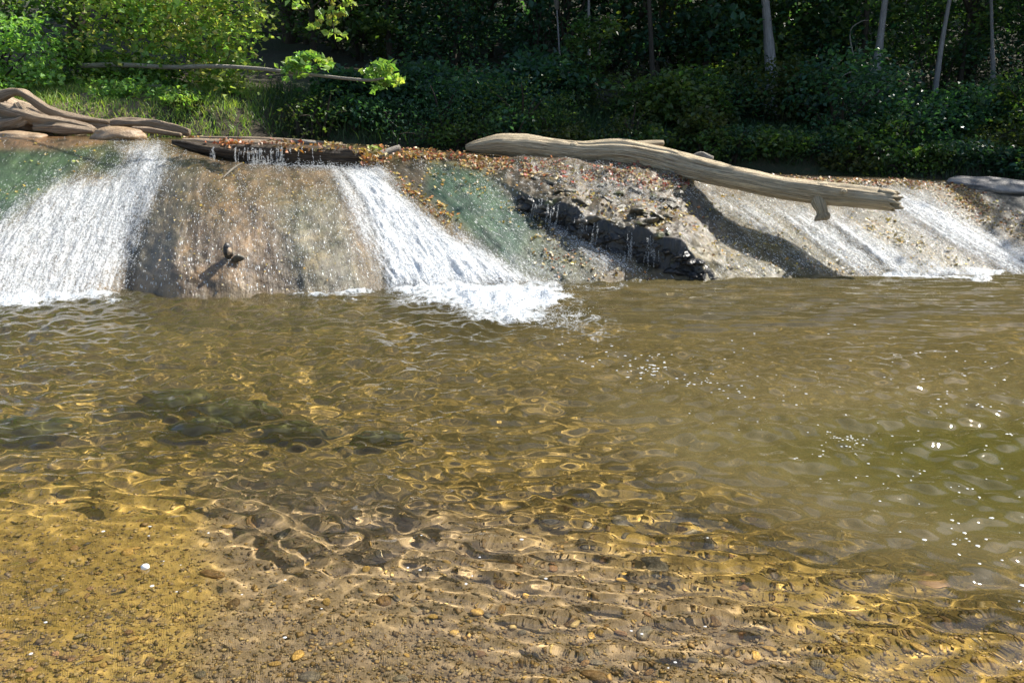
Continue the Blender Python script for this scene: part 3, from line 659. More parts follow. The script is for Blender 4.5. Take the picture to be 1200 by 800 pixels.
c = b.mix(b.ramp(n1, .35, .68), (.30, .22, .075), (.46, .35, .15)); c = b.mix(.7, c, b.mix(1., c, b.n('CombineXYZ', X=b.math('MULTIPLY_ADD', vo.outputs['Color'], 1.1), Y=b.math('MULTIPLY_ADD', vo.outputs['Color'], 1.05), Z=b.math('MULTIPLY_ADD', vo.outputs['Color'], 1.)).outputs[0], 'MULTIPLY'))
c = b.mix(b.ramp(n2, .55, .8), c, (.46, .33, .16)); c = b.mix(b.ramp(n2, .44, .28), c, (.14, .095, .045))
c = b.mix(b.math('MULTIPLY', b.attr('silt_sheen', 'Fac'), .78), c, b.mix(b.ramp(n2, .35, .7), (.21, .17, .165), (.42, .345, .325)))  # mauve sky sheen mixed into the gravel colour
p = b.n('BsdfPrincipled', Base_Color=c, Roughness=.8, Normal=b.bump(b.math('ADD', n2, vo.outputs['Distance']), .8, .015)); b.out(p.outputs[0])
bed = obj('stream_bed', mesh('stream_bed', np.stack([BX, BY, BZ], -1), gridf(*BX.shape), M_BED, {'silt_sheen': BED_SHEEN.reshape(-1)})); tag(bed, 'golden brown gravel bed of the pool', kind='structure')
bed.cycles.is_caustics_receiver = True
def pebble_mat(name, c0, c1):
    m, nt = nmat(name); b = NB(nt)
    r = b.n('ObjectInfo').outputs['Random']; n1 = b.noise(b.geo(), 2.5, 4.)
    c = b.mix(b.ramp(n1, .35, .7), c0, c1); c = b.mix(1., c, b.n('CombineXYZ', X=b.math('MULTIPLY_ADD', r, .9), Y=b.math('MULTIPLY_ADD', r, .85), Z=b.math('MULTIPLY_ADD', r, .7)).outputs[0], 'MULTIPLY')
    p = b.n('BsdfPrincipled', Base_Color=c, Roughness=.55, Normal=b.bump(n1, .3, .05)); b.out(p.outputs[0]); return m
MP = [pebble_mat('ochre_pebble', (.40, .27, .11), (.62, .45, .20)), pebble_mat('brown_pebble', (.16, .10, .06), (.30, .20, .12)), pebble_mat('grey_pebble', (.16, .15, .16), (.34, .31, .31)), pebble_mat('dark_pebble', (.045, .045, .055), (.10, .09, .09)), pebble_mat('pink_pebble', (.34, .20, .14), (.46, .30, .22))]
PM = [[mesh('pebble', rockverts(ICO1[0], 50 + i * 2.3 + j, .28) * np.array((1, .8, .55)), ICO1[1], mt) for i in range(3)] for j, mt in enumerate(MP)]
def put_pebble(x, y, s, kind, zoff=.2, name='pebble'):
    o = obj(name, PM[kind][r3.randrange(3)], bed); o.location = (x, y, -float(depth(np.array(x), np.array(y))) + s * zoff)
    o.scale = (s * r3.uniform(.8, 1.3), s * r3.uniform(.8, 1.2), s * r3.uniform(.7, 1.1)); o.rotation_euler = (r3.uniform(-.2, .2), r3.uniform(-.2, .2), r3.uniform(0, 6.28))
    o.cycles.is_caustics_receiver = True; return o
for i in range(230):
    px, py = r3.uniform(-40, 1000) if r3.random() < .75 else r3.uniform(600, 1250), 560 + 260 * r3.random() ** .8
    q = on(px, py, -.1); put_pebble(q[0], q[1], r3.uniform(.009, .022) * (1 + .6 * (r3.random() < .12)), r3.choice((0, 0, 0, 1, 1, 2, 2, 4)))
for i in range(16):     # broad flat stones under the deeper water
    px, py = r3.uniform(280, 1180), r3.uniform(490, 680); q = on(px, py, -.15)
    o = put_pebble(q[0], q[1], r3.uniform(.03, .075), r3.choice((2, 2, 4)), .02, 'flat_stone'); o.scale.z *= .4
for px, py, s, kd in ((560, 720, .03, 0), (395, 620, .03, 3), (250, 678, .045, 1), (330, 625, .035, 3), (430, 668, .022, 0), (150, 655, .035, 0), (590, 660, .02, 0)):
    q = on(px, py, -.1); put_pebble(q[0], q[1], s, kd)
# dark mossy rocks sunk in mid pool
M_MOSS, nt = nmat('sunken_rock'); b = NB(nt)
n1 = b.noise(b.pos(), 7., 5.); c = b.mix(b.ramp(n1, .35, .7), (.022, .034, .020), (.075, .082, .04)); p = b.n('BsdfPrincipled', Base_Color=c, Roughness=.7); b.out(p.outputs[0])
for i, (px, py, s) in enumerate(((205, 476, (.26, .15, .12)), (285, 488, (.30, .13, .12)), (240, 505, (.2, .1, .1)), (345, 512, (.24, .09, .09)), (450, 518, (.18, .06, .07)), (30, 512, (.3, .16, .11)))):
    q = on(px, py, -.12); W = rockverts(ICO3[0], i * 2.7, .4, .4) * np.array(s)
    o = obj('sunken_rock', mesh('sunken_rock', W, ICO3[1], M_MOSS), bed); o.location = (q[0], q[1], -.21); o.cycles.is_caustics_receiver = True
# fine gravel
NG = 17000
px = rng.uniform(-80, 1280, NG); py = 540 + 280 * rng.random(NG) ** .7; q = on(px, py, -.1)
OV = np.array([(1, 0, 0), (-1, 0, 0), (0, 1, 0), (0, -1, 0), (0, 0, 1), (0, 0, -1)], float); OF = np.array([(0, 2, 4), (2, 1, 4), (1, 3, 4), (3, 0, 4), (2, 0, 5), (1, 2, 5), (3, 1, 5), (0, 3, 5)])
gs = rng.gamma(3., .0016, NG) + .002
rot = rng.uniform(0, 6.28, NG); ov = OV[None] * rng.uniform(.6, 1.3, (NG, 6, 1)) * np.array((1, .8, .55))
ox = ov[..., 0] * np.cos(rot)[:, None] - ov[..., 1] * np.sin(rot)[:, None]; oy = ov[..., 0] * np.sin(rot)[:, None] + ov[..., 1] * np.cos(rot)[:, None]
gc = np.stack([q[:, 0], q[:, 1], -depth(q[:, 0], q[:, 1]) + .012 * fbm(q[:, 0] * 9, q[:, 1] * 9, 0, 4) + gs * .3], -1)
gv = gc[:, None] + np.stack([ox, oy, ov[..., 2]], -1) * gs[:, None, None]
pal = np.array([(.46, .33, .16), (.34, .23, .11), (.27, .19, .12), (.20, .15, .11), (.58, .46, .27), (.38, .28, .2), (.33, .27, .23)])
gcol = pal[rng.integers(0, len(pal), NG)] * rng.uniform(.7, 1.2, (NG, 1))
M_GRAV, nt = nmat('gravel'); b = NB(nt); p = b.n('BsdfPrincipled', Base_Color=b.attr('col'), Roughness=.6); b.out(p.outputs[0])
gr = obj('gravel', mesh('gravel', gv.reshape(-1, 3), (OF[None] + 6 * np.arange(NG)[:, None, None]).reshape(-1, 3), M_GRAV, {'col': gcol.repeat(6, 0)}))
tag(gr, 'fine mixed gravel scattered over the stream bed', kind='stuff'); gr.cycles.is_caustics_receiver = True
# single stones worth their own name
def lone(name, label, cat, px, py, s, mat_, zz, hint=6., **k):
    W = rockverts(ICO2[0], px * .07, .2) * np.array(s); q = on(px, py, zz)
    o = tag(obj(name, mesh(name, W, ICO2[1], mat_)), label, cat); o.location = tuple(q); o.cycles.is_caustics_receiver = True
M_WHITE, nt = nmat('white_stone'); b = NB(nt); p = b.n('BsdfPrincipled', Base_Color=(.85, .84, .8), Roughness=.4); b.out(p.outputs[0])
lone('pebble', 'bright white oval pebble just breaking the water at lower left', 'pebble', 170, 664, (.016, .013, .012), M_WHITE, .004)

# ---- water surface
wy = np.concatenate([np.linspace(.7, 1.5, 30), np.geomspace(1.51, 9.2, 460)])
wk = np.linspace(-1, 1, 630)
WX = wk[None] * (.55 + .88 * wy)[:, None]; WY = np.repeat(wy[:, None], 630, 1)
WU, WV = proj(np.stack([WX, WY, WX * 0], -1))
Z = np.zeros_like(WX); r4 = np.random.default_rng(5)
wx = WX + .16 * fbm(WX * .9, WY * .9, 1, 2); wyy = WY + .16 * fbm(WX * .9 + 9, WY * .9, 4, 2)
for i in range(46):
    lam = .065 * (7. ** r4.random()); th = math.pi / 2 + r4.normal() * .8; kk = 2 * math.pi / lam
    env = .5 + .5 * vnoise(WX * .8 + i * 3.1, WY * .8, i * 1.7)
    Z += .0112 * lam * min(1., .17 / lam) ** .6 * env * np.sin(kk * (wx * math.cos(th) + wyy * math.sin(th)) + r4.uniform(0, 6.28))
src = on(600, 375, 0.)
dist = np.hypot(WX - src[0], (WY - src[1]))
for lam, am in ((.16, .0026), (.24, .0034), (.36, .004)):
    Z += am * np.sin(2 * math.pi * (dist + .10 * fbm(WX * 1.4, WY * 1.4, 8, 2)) / lam + lam * 40) * np.exp(-dist / 2.6) * (.4 + .6 * np.clip(vnoise(WX * 1.1, WY * 1.1, 5) + .5, 0, 1))
rip = sstep(WY, 4.8, 6.2) * sstep(WX, -.1, 1.6)
Z *= 1 - .65 * rip
Z += rip * (.0066 * np.sin(2 * math.pi * (WY + .10 * WX + .12 * fbm(WX * .8, WY * 1.2, 31, 3)) / .19) + .0036 * np.sin(2 * math.pi * (WY - .05 * WX + .1 * fbm(WX * .9, WY * 1.4, 35, 3)) / .13))
Z += .0022 * fbm(WX * 14, WY * 14, 2, 2) * sstep(WY, 1.8, 4.)
calm = 1 - .62 * poly(WU, WV, [(-300, 560), (200, 560), (260, 620), (560, 700), (600, 1000), (-300, 1000)], 60)
Z *= calm * (.8 + .8 * sstep(WY, 2.3, 3.8))
WF = np.zeros_like(WX); WN1 = fbm(WX * 3.5, WY * 3.5, 1, 4); WN2 = fbm(WX * 3.5, WY * 3.5, 7, 4)
def wfoam(pts, soft, amt):
    global WF; WF = np.maximum(WF, amt * poly(WU + 34 * WN1, WV + 13 * WN2, pts, soft * 2.2))
wfoam([(440, 336), (660, 326), (660, 348), (640, 376), (600, 384), (555, 370), (500, 356), (445, 346)], 10, 1.)
wfoam([(560, 350), (680, 340), (770, 415), (740, 425), (640, 400)], 22, .54)
wfoam([(430, 345), (560, 372), (640, 392), (600, 402), (470, 368)], 14, .40)
wfoam([(-400, 350), (135, 336), (132, 348), (60, 358), (0, 366), (-400, 400)], 7, 1.)
wfoam([(320, 338), (450, 334), (450, 344), (330, 346)], 4, .85)
wfoam([(660, 330), (760, 326), (790, 335), (680, 342)], 5, .55)
wfoam([(1030, 318), (1170, 314), (1175, 326), (1040, 330)], 3.5, .8)
wfoam([(470, 350), (640, 390), (800, 470), (900, 500), (700, 460)], 30, .27)
wfoam([(150, 338), (330, 338), (330, 350), (150, 348)], 4, .22)
turb = sstep(WF, .5, 1.)
Z += turb * (.03 * fbm(WX * 11, WY * 7, 3, 3) + .085 * np.abs(fbm(WX * 7, WY * 5, 1, 4)) + .02 + .02 * fbm(WX * 24, WY * 18, 6, 3))
WD = depth(WX, WY)
murk = 1 - np.exp(-np.clip(WD - .13, 0, 1) * .95)
murk += .40 * poly(WU, WV, [(720, 480), (1300, 460), (1300, 720), (1000, 640), (800, 560)], 70)
murk -= .04 * poly(WU, WV, [(130, 460), (420, 460), (560, 520), (300, 545), (130, 520)], 25)
murk = np.clip(murk + .08 * fbm(WX * .8, WY * .8, 3, 3), 0.03, .82)
M_WATER, nt = nmat('pool_water'); b = NB(nt)
mk = b.attr('murk', 'Fac'); fo = b.attr('foam', 'Fac'); P = b.pos()
gls = b.n('BsdfRefraction', Color=(.97, .91, .72), Roughness=0., IOR=1.33)
silt_sheen = b.mix(b.noise(P, .7, 3.), (.140, .115, .042), (.200, .160, .075))
silt_sheen = b.mix(b.ramp(mk, .45, .75), silt_sheen, (.078, .071, .016))
dif = b.n('BsdfDiffuse', Color=silt_sheen)
rfl = b.n('BsdfGlossy', Color=(1, 1, 1), Roughness=.02)
n1 = b.noise(b.vmul(P, (1., .8, 1.)), 7., 5., .6, dist=1.2); n2 = b.noise(P, 30., 4., .65, dist=.8)
vor = b.n('TexVoronoi', Vector=b.mix(.12, b.vmul(P, (1., .7, 1.)), b.noise(P, 5., 3., .6, 1)), Scale=11., _feature='DISTANCE_TO_EDGE').outputs['Distance']
lace = b.math('MULTIPLY', b.ramp(vor, .25, .0), .16)
fm = b.ramp(b.math('ADD', b.math('ADD', b.math('MULTIPLY', fo, 1.1), lace), b.math('ADD', b.math('MULTIPLY', n1, .6), b.math('MULTIPLY', n2, .6))), 1.14, 1.62)
whi = b.n('BsdfPrincipled', Base_Color=b.mix(b.ramp(n2, .3, .65), (.54, .60, .64), (.84, .86, .87)), Roughness=.4, Normal=b.bump(b.math('ADD', n1, n2), .9, .05))
b.out(b.ms(fm, b.ms(b.n('Fresnel', IOR=1.33), b.ms(mk, gls.outputs[0], dif.outputs[0]), rfl.outputs[0]), whi.outputs[0]))
water = obj('pool_water', mesh('pool_water', np.stack([WX, WY, Z], -1), gridf(*WX.shape), M_WATER, {'murk': murk.reshape(-1), 'foam': WF.reshape(-1)}))
tag(water, 'rippled clear to olive water of the plunge pool', kind='structure'); water.cycles.is_caustics_caster = True

# ---- bubbles drifting on the pool and spray thrown up by the chutes
DOME = np.array([(1, 0, 0), (.5, .87, 0), (-.5, .87, 0), (-1, 0, 0), (-.5, -.87, 0), (.5, -.87, 0), (.6, .35, .4), (-.1, .65, .4), (-.6, .2, .4), (-.4, -.5, .4), (.3, -.55, .4), (0, 0, .55)]) 
DF = np.array([(0, 1, 6), (1, 7, 6), (1, 2, 7), (2, 8, 7), (2, 3, 8), (3, 9, 8), (3, 4, 9), (4, 10, 9), (4, 5, 10), (5, 6, 10), (5, 0, 6), (6, 7, 11), (7, 8, 11), (8, 9, 11), (9, 10, 11), (10, 6, 11)])
bb = Bag()
def bubbles(pts, n, s0, s1):
    P = np.array(pts, float); lo, hi = P.min(0), P.max(0); got = 0
    while got < n:
        if r3.random() < .8 or got == 0: a, c = r3.uniform(lo[0], hi[0]), r3.uniform(lo[1], hi[1])
        else: a, c = a + r3.gauss(0, 14), c + r3.gauss(0, 5)
        if poly(np.array([a]), np.array([c]), pts, 1)[0] < .5: a, c = P.mean(0); got += .02; continue
        q = on(a, c, 0.); d = math.sqrt(q[0] ** 2 + q[1] ** 2 + 2.6); s = r3.uniform(s0, s1) * d / F * .5
        z = float(Z[np.argmin(abs(wy - q[1])), np.argmin(abs(wk - q[0] / (.55 + .88 * q[1])))])
        bb.add(DOME * np.array((s * r3.uniform(1.2, 2.2), s * r3.uniform(1., 1.8), s * .7)) + (q[0], q[1], z + .0005), DF); got += 1
bubbles([(760, 400), (1000, 380), (1200, 420), (1210, 720), (1080, 640), (960, 560), (800, 480)], 230, .5, 1.9)
bubbles([(1050, 600), (1210, 560), (1210, 700), (1120, 680)], 12, 1.6, 3.)
bubbles([(650, 395), (800, 420), (900, 470), (760, 460), (660, 420)], 120, .8, 2.4)
bubbles([(0, 620), (900, 600), (900, 800), (0, 800)], 30, 1., 2.6)
tag(obj('foam_bubbles', bb.mesh('foam_bubbles', M_DROP)), 'white foam bubbles drifting on the pool', kind='stuff')
NS = 9000
k = cdf_points(WF * (WF > .45) * (1 / (np.abs(np.gradient(WY, axis=0)) + .001)), NS)
c0 = np.stack([WX, WY, Z], -1).reshape(-1, 3)[k] + rng.normal(size=(NS, 3)) * np.array((.02, .02, 0)); c0[:, 2] += rng.gamma(1.2, .02, NS)
dv = (c0[:, None] + TET[None] * rng.uniform(.002, .0052, NS)[:, None, None]).reshape(-1, 3)
tag(obj('spray', mesh('spray', dv, (TF[None] + 4 * np.arange(NS)[:, None, None]).reshape(-1, 3), M_DROP)), 'white spray thrown up where the cascades meet the pool', kind='stuff')

# =================================================================== BANKS AND WOOD
TOPX, TOPZ = Tp[:, 0], Tp[:, 2]
def bank_y(x): return 11.35 - .95 * sstep(-x, 2.9, 4.2) + .25 * vnoise(x * .7, x * 0)
def ground(x, y):
    x = np.asarray(x, float); y = np.asarray(y, float)
    z0 = np.interp(x, TOPX, TOPZ)
    d = y - bank_y(x)
    far = z0 - .10 + .35 * sstep(d, -.2, .6) + .20 * np.clip(d, 0, 60) + .10 * np.clip(d - 6, 0, 60) + .10 * fbm(x * .6, y * .6, 0, 3) * sstep(d, 0, 1.)
    side = np.clip(np.abs(x) - 9.5, 0, 50) * .5 - 1.2
    low = np.maximum(np.minimum(side, 3.), -1.2)
    return np.where(d > -.35, np.where(d > -.2, far, far - .8), low)
gy = np.concatenate([np.linspace(-60, 8, 24), np.linspace(8.5, 10, 6), np.linspace(10.05, 16, 90), np.linspace(16.3, 34, 40), np.linspace(36, 160, 24)])
gx = np.concatenate([np.linspace(-120, -14, 16), np.linspace(-13, 14, 200), np.linspace(15, 120, 16)])
GX, GY = np.meshgrid(gx, gy)
M_SOIL, nt = nmat('forest_floor'); b = NB(nt); P = b.pos(); n1 = b.noise(P, 1.2, 5.); n2 = b.noise(P, 14., 5., .7)
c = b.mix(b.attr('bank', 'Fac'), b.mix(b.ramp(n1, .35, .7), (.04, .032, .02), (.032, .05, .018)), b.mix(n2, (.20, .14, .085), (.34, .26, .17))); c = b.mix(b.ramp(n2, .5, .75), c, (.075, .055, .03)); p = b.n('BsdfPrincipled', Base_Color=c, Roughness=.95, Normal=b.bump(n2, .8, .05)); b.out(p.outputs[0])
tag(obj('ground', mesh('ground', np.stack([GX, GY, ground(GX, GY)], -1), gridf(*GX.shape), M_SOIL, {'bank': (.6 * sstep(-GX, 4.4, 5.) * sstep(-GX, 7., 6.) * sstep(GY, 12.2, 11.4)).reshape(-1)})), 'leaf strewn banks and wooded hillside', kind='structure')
# slow water above the crest
sx = np.linspace(-9, 9.5, 120); sy = np.linspace(0, 1, 14); SX, SS = np.meshgrid(sx, sy)
ty = np.interp(SX, TOPX, Tp[:, 1]); SY = ty + .5 + SS * 1.6; SZ = np.interp(SX, TOPX, TOPZ) - .015 - .02 * SS + .003 * fbm(SX * 6, SY * 6, 0, 2)
M_STREAM, nt = nmat('stream_water'); b = NB(nt); p = b.n('BsdfPrincipled', Base_Color=(.09, .075, .035), Roughness=.08, IOR=1.33, Normal=b.bump(b.noise(b.pos(), 14., 3.), .25, .02)); b.out(p.outputs[0])
tag(obj('stream_water', mesh('stream_water', np.stack([SX, SY, SZ], -1), gridf(*SX.shape), M_STREAM)), 'dark shallow stream above the crest', kind='structure')

SHAFTS = [(at(a, c, y), R) for a, c, y, R in ((690, 95, 15.2, .22), (668, 118, 15., .2), (640, 105, 15.2, .16), (535, 66, 16., .2), (500, 45, 16., .22), (560, 80, 16., .14), (832, 98, 15.2, .24), (755, 70, 15.4, .18), (870, 40, 15.6, .24), (930, 20, 15.6, .2), (1080, 85, 14.6, .26), (1070, 70, 14.8, .18), (1190, 150, 12.6, .2), (1150, 165, 12.2, .14), (1163, 62, 14., .16), (690, 60, 14., .14), (990, 70, 14.4, .18), (600, 20, 16., .25), (440, 40, 16., .22), (720, 30, 16., .2), (790, 12, 16., .24), (1120, 30, 15.5, .2), (470, 110, 13., .16), (610, 130, 12.8, .14))]
def sunny(p):
    """True where something at p would cast its shade on the sunlit ledge, pool or left bank"""
    s = (p[:, 2] - .9) / -SUN_D[2]; x = p[:, 0] + SUN_D[0] * s; y = p[:, 1] + SUN_D[1] * s
    a = (x > -11) & (x < 9) & (y > .3) & (y < 10.75) & ~((x > 5.3 + .35 * (10 - y)) & (y > 8.6)) & (s > 0)
    s = (p[:, 1] - 11.3) / -SUN_D[1]; x = p[:, 0] + SUN_D[0] * s; z = p[:, 2] + SUN_D[2] * s
    c = (s > 0) & (x > -10) & (x < -1.2) & (z > 1.1) & (z < np.where(x < -2.8, 7., 3.3))
    s = (p[:, 1] - 12.9) / -SUN_D[1]; x = p[:, 0] + SUN_D[0] * s; z = p[:, 2] + SUN_D[2] * s
    e = (s > 0) & (x > -10) & (x < -3.6) & (z > 1.6) & (z < 6.)
    r = a | c | e
    for T, R in SHAFTS:
        w_ = p - T; t = w_ @ -SUN_D; r |= (t > .45) & (np.linalg.norm(w_ + t[:, None] * SUN_D, axis=1) < R)
    return r
def spray_leaves(bag, cen, rad, per, size, cols, flat=.35, cull=True, up=.8, jit=.55, wid=.7, droop=0.):
    """sprays of leaves: one flattened disc of leaves round every centre"""
    n = len(cen) * per; ci = np.repeat(np.arange(len(cen)), per)
    off = rng.normal(size=(n, 3)) * .5; off *= np.asarray(rad)[ci, None] if np.ndim(rad) else rad; off[:, 2] *= flat
    off[:, 2] -= droop * np.hypot(off[:, 0], off[:, 1])
    c = cen[ci] + off
    nr = np.array((0, 0, up)) + rng.normal(size=(n, 3)) * jit; d = unit(off + 1e-4) + rng.normal(size=(n, 3)) * .6
    cc = np.array(cols)[rng.integers(0, len(cols), len(cen))][ci] * rng.uniform(.65, 1.35, (n, 1)) * (1 + rng.normal(size=(n, 3)) * .06)
    s = size * rng.uniform(.6, 1.35, n)
    if cull:
        k = ~sunny(c) | (rng.random(n) < .02); c, nr, d, cc, s = c[k], nr[k], d[k], cc[k], s[k]
    if len(c):
        V, Fc = leafmesh(c, nr, d, s, wid); bag.add(V, Fc, col=np.clip(cc, .004, 1).repeat(4, 0))
def ellip(n, c, r, shell=.45):
    v = unit(rng.normal(size=(n, 3))); return np.array(c) + v * np.array(r) * (shell + (1 - shell) * rng.random((n, 1)) ** .6)
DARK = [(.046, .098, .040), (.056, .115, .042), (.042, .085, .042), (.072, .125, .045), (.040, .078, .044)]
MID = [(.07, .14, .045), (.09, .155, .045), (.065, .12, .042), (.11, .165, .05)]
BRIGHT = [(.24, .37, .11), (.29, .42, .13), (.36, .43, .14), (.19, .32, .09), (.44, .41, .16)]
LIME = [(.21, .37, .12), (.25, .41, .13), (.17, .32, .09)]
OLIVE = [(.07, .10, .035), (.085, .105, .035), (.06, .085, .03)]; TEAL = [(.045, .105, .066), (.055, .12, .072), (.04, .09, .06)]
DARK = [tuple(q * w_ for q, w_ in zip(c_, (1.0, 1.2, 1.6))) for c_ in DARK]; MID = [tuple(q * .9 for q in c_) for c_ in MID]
def max_h(x, y, z, h):
    zs = np.linspace(z, z + h, 60); ok = ~sunny(np.stack([np.full(60, x), np.full(60, y), zs], -1)); bad = np.where(~ok)[0]
    return h if len(bad) == 0 else max(zs[bad[0]] - z - .1, .6)
def trunk_bag(P, R, limbs, seed, seg=10, n=20):
    bg2 = Bag(); tadd(bg2, P, R, n=n, seg=seg, bump=.12, bfreq=3, groove=.06, seed=seed)
    for q in limbs: tadd(bg2, q, [.03, .018, .006], n=6, seg=5, bump=.1, seed=seed + 1)
    return bg2
def tree(name, label, x, y, h, cr, cb, nl, size, cols, tr, group=None, bark=None, P=None, cat='tree', ncl=None, flat=.35, lim=7, tmin=.15):
    z = float(ground(x, y)); hh_ = max_h(x, y, z, h)
    root = empty(name, (x, y, z - .05)); tag(root, label, cat, group); off = np.array(root.location)
    if P is None:
        ln = rng.normal(size=2) * .04 * hh_; P = [(x, y, z - .1), (x + ln[0] * .4, y + ln[1] * .4, z + hh_ * .5), (x + ln[0], y + ln[1], z + hh_ * .93)]
    P = np.array(P, float); R = np.linspace(tr, tr * .35, len(P)); R[0] *= 1.25
    ncl = ncl or max(20, nl // 45)
    cen = ellip(ncl, (0, 0, 0), (1, 1, 1), .35); ct = rng.random(ncl); cq = cr * (.55 + .6 * np.sin(np.pi * (.12 + .8 * ct)))
    cen = np.stack([P[-1, 0] + cen[:, 0] * cq, P[-1, 1] + cen[:, 1] * cq, z + cb + (h - cb) * ct], -1)
    limbs = []
    for c in cen[:lim]:
        if sunny(c[None])[0]: continue
        tz = np.clip((c[2] - z) / hh_ - .15, tmin, .9); a0 = np.array([np.interp(tz, np.linspace(0, 1, len(P)), P[:, k]) for k in range(3)])
        limbs.append([a0, (a0 + c) / 2 + (0, 0, .08), c])
    obj('trunk', trunk_bag(P, R, limbs, x * 3.3).mesh('trunk', bark or M_DBARK, off=off), root)
    cb_ = Bag(); spray_leaves(cb_, cen, cr * .42, nl // ncl, size, cols, flat)
    if cb_.n: obj('crown', cb_.mesh('crown', M_LEAF, smooth=False, off=off), root)
    return root
def bush(name, label, x, y, r, h, nl, size, cols, group=None, cull=True, cat='shrub', flat=.5, ns=6, z=None):
    z = float(ground(x, y)) if z is None else z
    root = empty(name, (x, y, z)); tag(root, label, cat, group); off = np.array(root.location)
    ncl = max(14, nl // 32); cen = ellip(ncl, (x, y, z + h * .48), (r, r * .8, h * .52), .3)
    sb = Bag()
    for c in cen[:ns]: tadd(sb, [(x + rng.normal() * .06, y + rng.normal() * .06, z - .05), (np.array((x, y, z)) + c) / 2 + (0, 0, .1), c], [.02, .014, .005], n=7, seg=5, bump=.1)
    obj('stems', sb.mesh('stems', M_DBARK, off=off), root)
    cb_ = Bag(); spray_leaves(cb_, cen, r * .42, nl // ncl, size, cols, flat, cull=cull)
    if cb_.n: obj('foliage', cb_.mesh('foliage', M_LEAF, smooth=False, off=off), root)
    return root

# ---- trees of the far wood whose trunks one can tell apart
def seen_tree(label, pts, half, Y, bark, h, cr, cb, nl=4200, name='forest_tree'):
    q = [at(a, c, Y) for a, c in pts]; x, y = q[0][0], Y; z = float(ground(x, y))
    P = [(q[0][0], y, z - .1)] + [tuple(k) for k in q]
    d = q[-1] - q[-2]; d = d / d[2]; zt = z + max_h(q[-1][0], y, z, h); zt = max(zt, q[-1][2] + .3)
    P.append(tuple(q[-1] + d * (zt - q[-1][2])))
    return tree(name, label, x, y, h, cr, cb, nl, .12, DARK, mpx(half, Y), None, bark, P, lim=5, tmin=.78)
seen_tree('thick grey forest trunk above the right part of the bare log', [(904, 100), (901, 50), (897, 0)], 8.4, 13.9, M_BARK, 8, 2., 3.6)
seen_tree('grey trunk tilted right beside the bare dead branches', [(1024, 112), (1030, 60), (1036, 10)], 6.6, 13.6, M_BARK, 7.5, 1.8, 3.4)
seen_tree('slender pale trunk bending right near the right edge', [(1094, 120), (1104, 50), (1114, -6)], 3.8, 13.3, M_BARK, 6.5, 1.5, 3.2)
seen_tree('thin dappled trunk farthest right in the wood', [(1163, 95), (1163, 60), (1162, 20)], 3.2, 14., M_BARK, 9, 2., 3.6)
seen_tree('thin straight pale trunk in the wood above the left of the bare log', [(688, 140), (690, 80), (690, 20)], 2.8, 14., M_BARK, 9, 1.8, 3.8)
seen_tree('thinnest pale sapling trunk deep in the wood left of centre', [(658, 140), (658, 100), (655, 50)], 1.8, 13.9, M_BARK, 8, 1.4, 3.6)
seen_tree('dark reddish trunk behind the wood edge above the log bend', [(767, 122), (765, 90), (763, 50)], 5., 14.1, M_DBARK, 9, 2., 3.)
ORDN = ['first', 'second', 'third', 'fourth', 'fifth', 'sixth', 'seventh', 'eighth', 'ninth', 'tenth', 'eleventh', 'twelfth', 'thirteenth', 'fourteenth', 'fifteenth', 'sixteenth', 'seventeenth', 'eighteenth', 'nineteenth', 'twentieth']
ORDN += ['twenty-' + q for q in ORDN[:9]] + ['thirtieth', 'thirty-first', 'thirty-second']
# ---- the rest of the wood: undergrowth, young trees, tall trees up the slope
for i in range(30):
    x = -2.6 + i * .42 + r3.uniform(-.3, .3); y = float(bank_y(np.array(x))) + r3.uniform(.3, 2.2)
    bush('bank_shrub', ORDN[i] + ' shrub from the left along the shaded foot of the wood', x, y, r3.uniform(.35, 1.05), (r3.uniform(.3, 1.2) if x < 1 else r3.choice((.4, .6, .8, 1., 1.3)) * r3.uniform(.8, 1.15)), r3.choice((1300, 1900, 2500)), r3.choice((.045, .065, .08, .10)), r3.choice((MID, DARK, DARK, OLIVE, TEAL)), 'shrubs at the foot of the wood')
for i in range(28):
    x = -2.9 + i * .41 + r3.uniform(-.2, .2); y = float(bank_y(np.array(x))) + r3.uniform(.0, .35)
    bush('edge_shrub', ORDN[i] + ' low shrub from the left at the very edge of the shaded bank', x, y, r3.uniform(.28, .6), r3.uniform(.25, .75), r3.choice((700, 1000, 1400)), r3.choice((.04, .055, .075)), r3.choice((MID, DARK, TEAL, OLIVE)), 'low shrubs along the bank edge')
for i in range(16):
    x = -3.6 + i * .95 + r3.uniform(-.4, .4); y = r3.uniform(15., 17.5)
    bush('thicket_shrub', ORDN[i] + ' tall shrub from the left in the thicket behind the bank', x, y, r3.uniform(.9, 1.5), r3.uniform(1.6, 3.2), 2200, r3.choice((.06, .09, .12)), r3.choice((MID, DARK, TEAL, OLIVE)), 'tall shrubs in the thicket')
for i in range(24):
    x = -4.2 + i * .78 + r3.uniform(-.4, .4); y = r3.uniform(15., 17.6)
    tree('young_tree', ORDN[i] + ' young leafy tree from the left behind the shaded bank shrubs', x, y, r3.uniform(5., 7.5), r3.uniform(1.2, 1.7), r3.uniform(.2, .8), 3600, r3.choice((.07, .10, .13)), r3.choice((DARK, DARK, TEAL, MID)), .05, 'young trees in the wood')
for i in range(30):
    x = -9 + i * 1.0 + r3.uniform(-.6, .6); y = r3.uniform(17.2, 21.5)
    tree('tall_tree', ORDN[i] + ' tall dark tree from the left standing deeper in the wood', x, y, r3.uniform(9., 12.), r3.uniform(1.8, 2.5), r3.uniform(.2, 1.), 3400, .13, DARK, .13, 'tall trees in the wood')
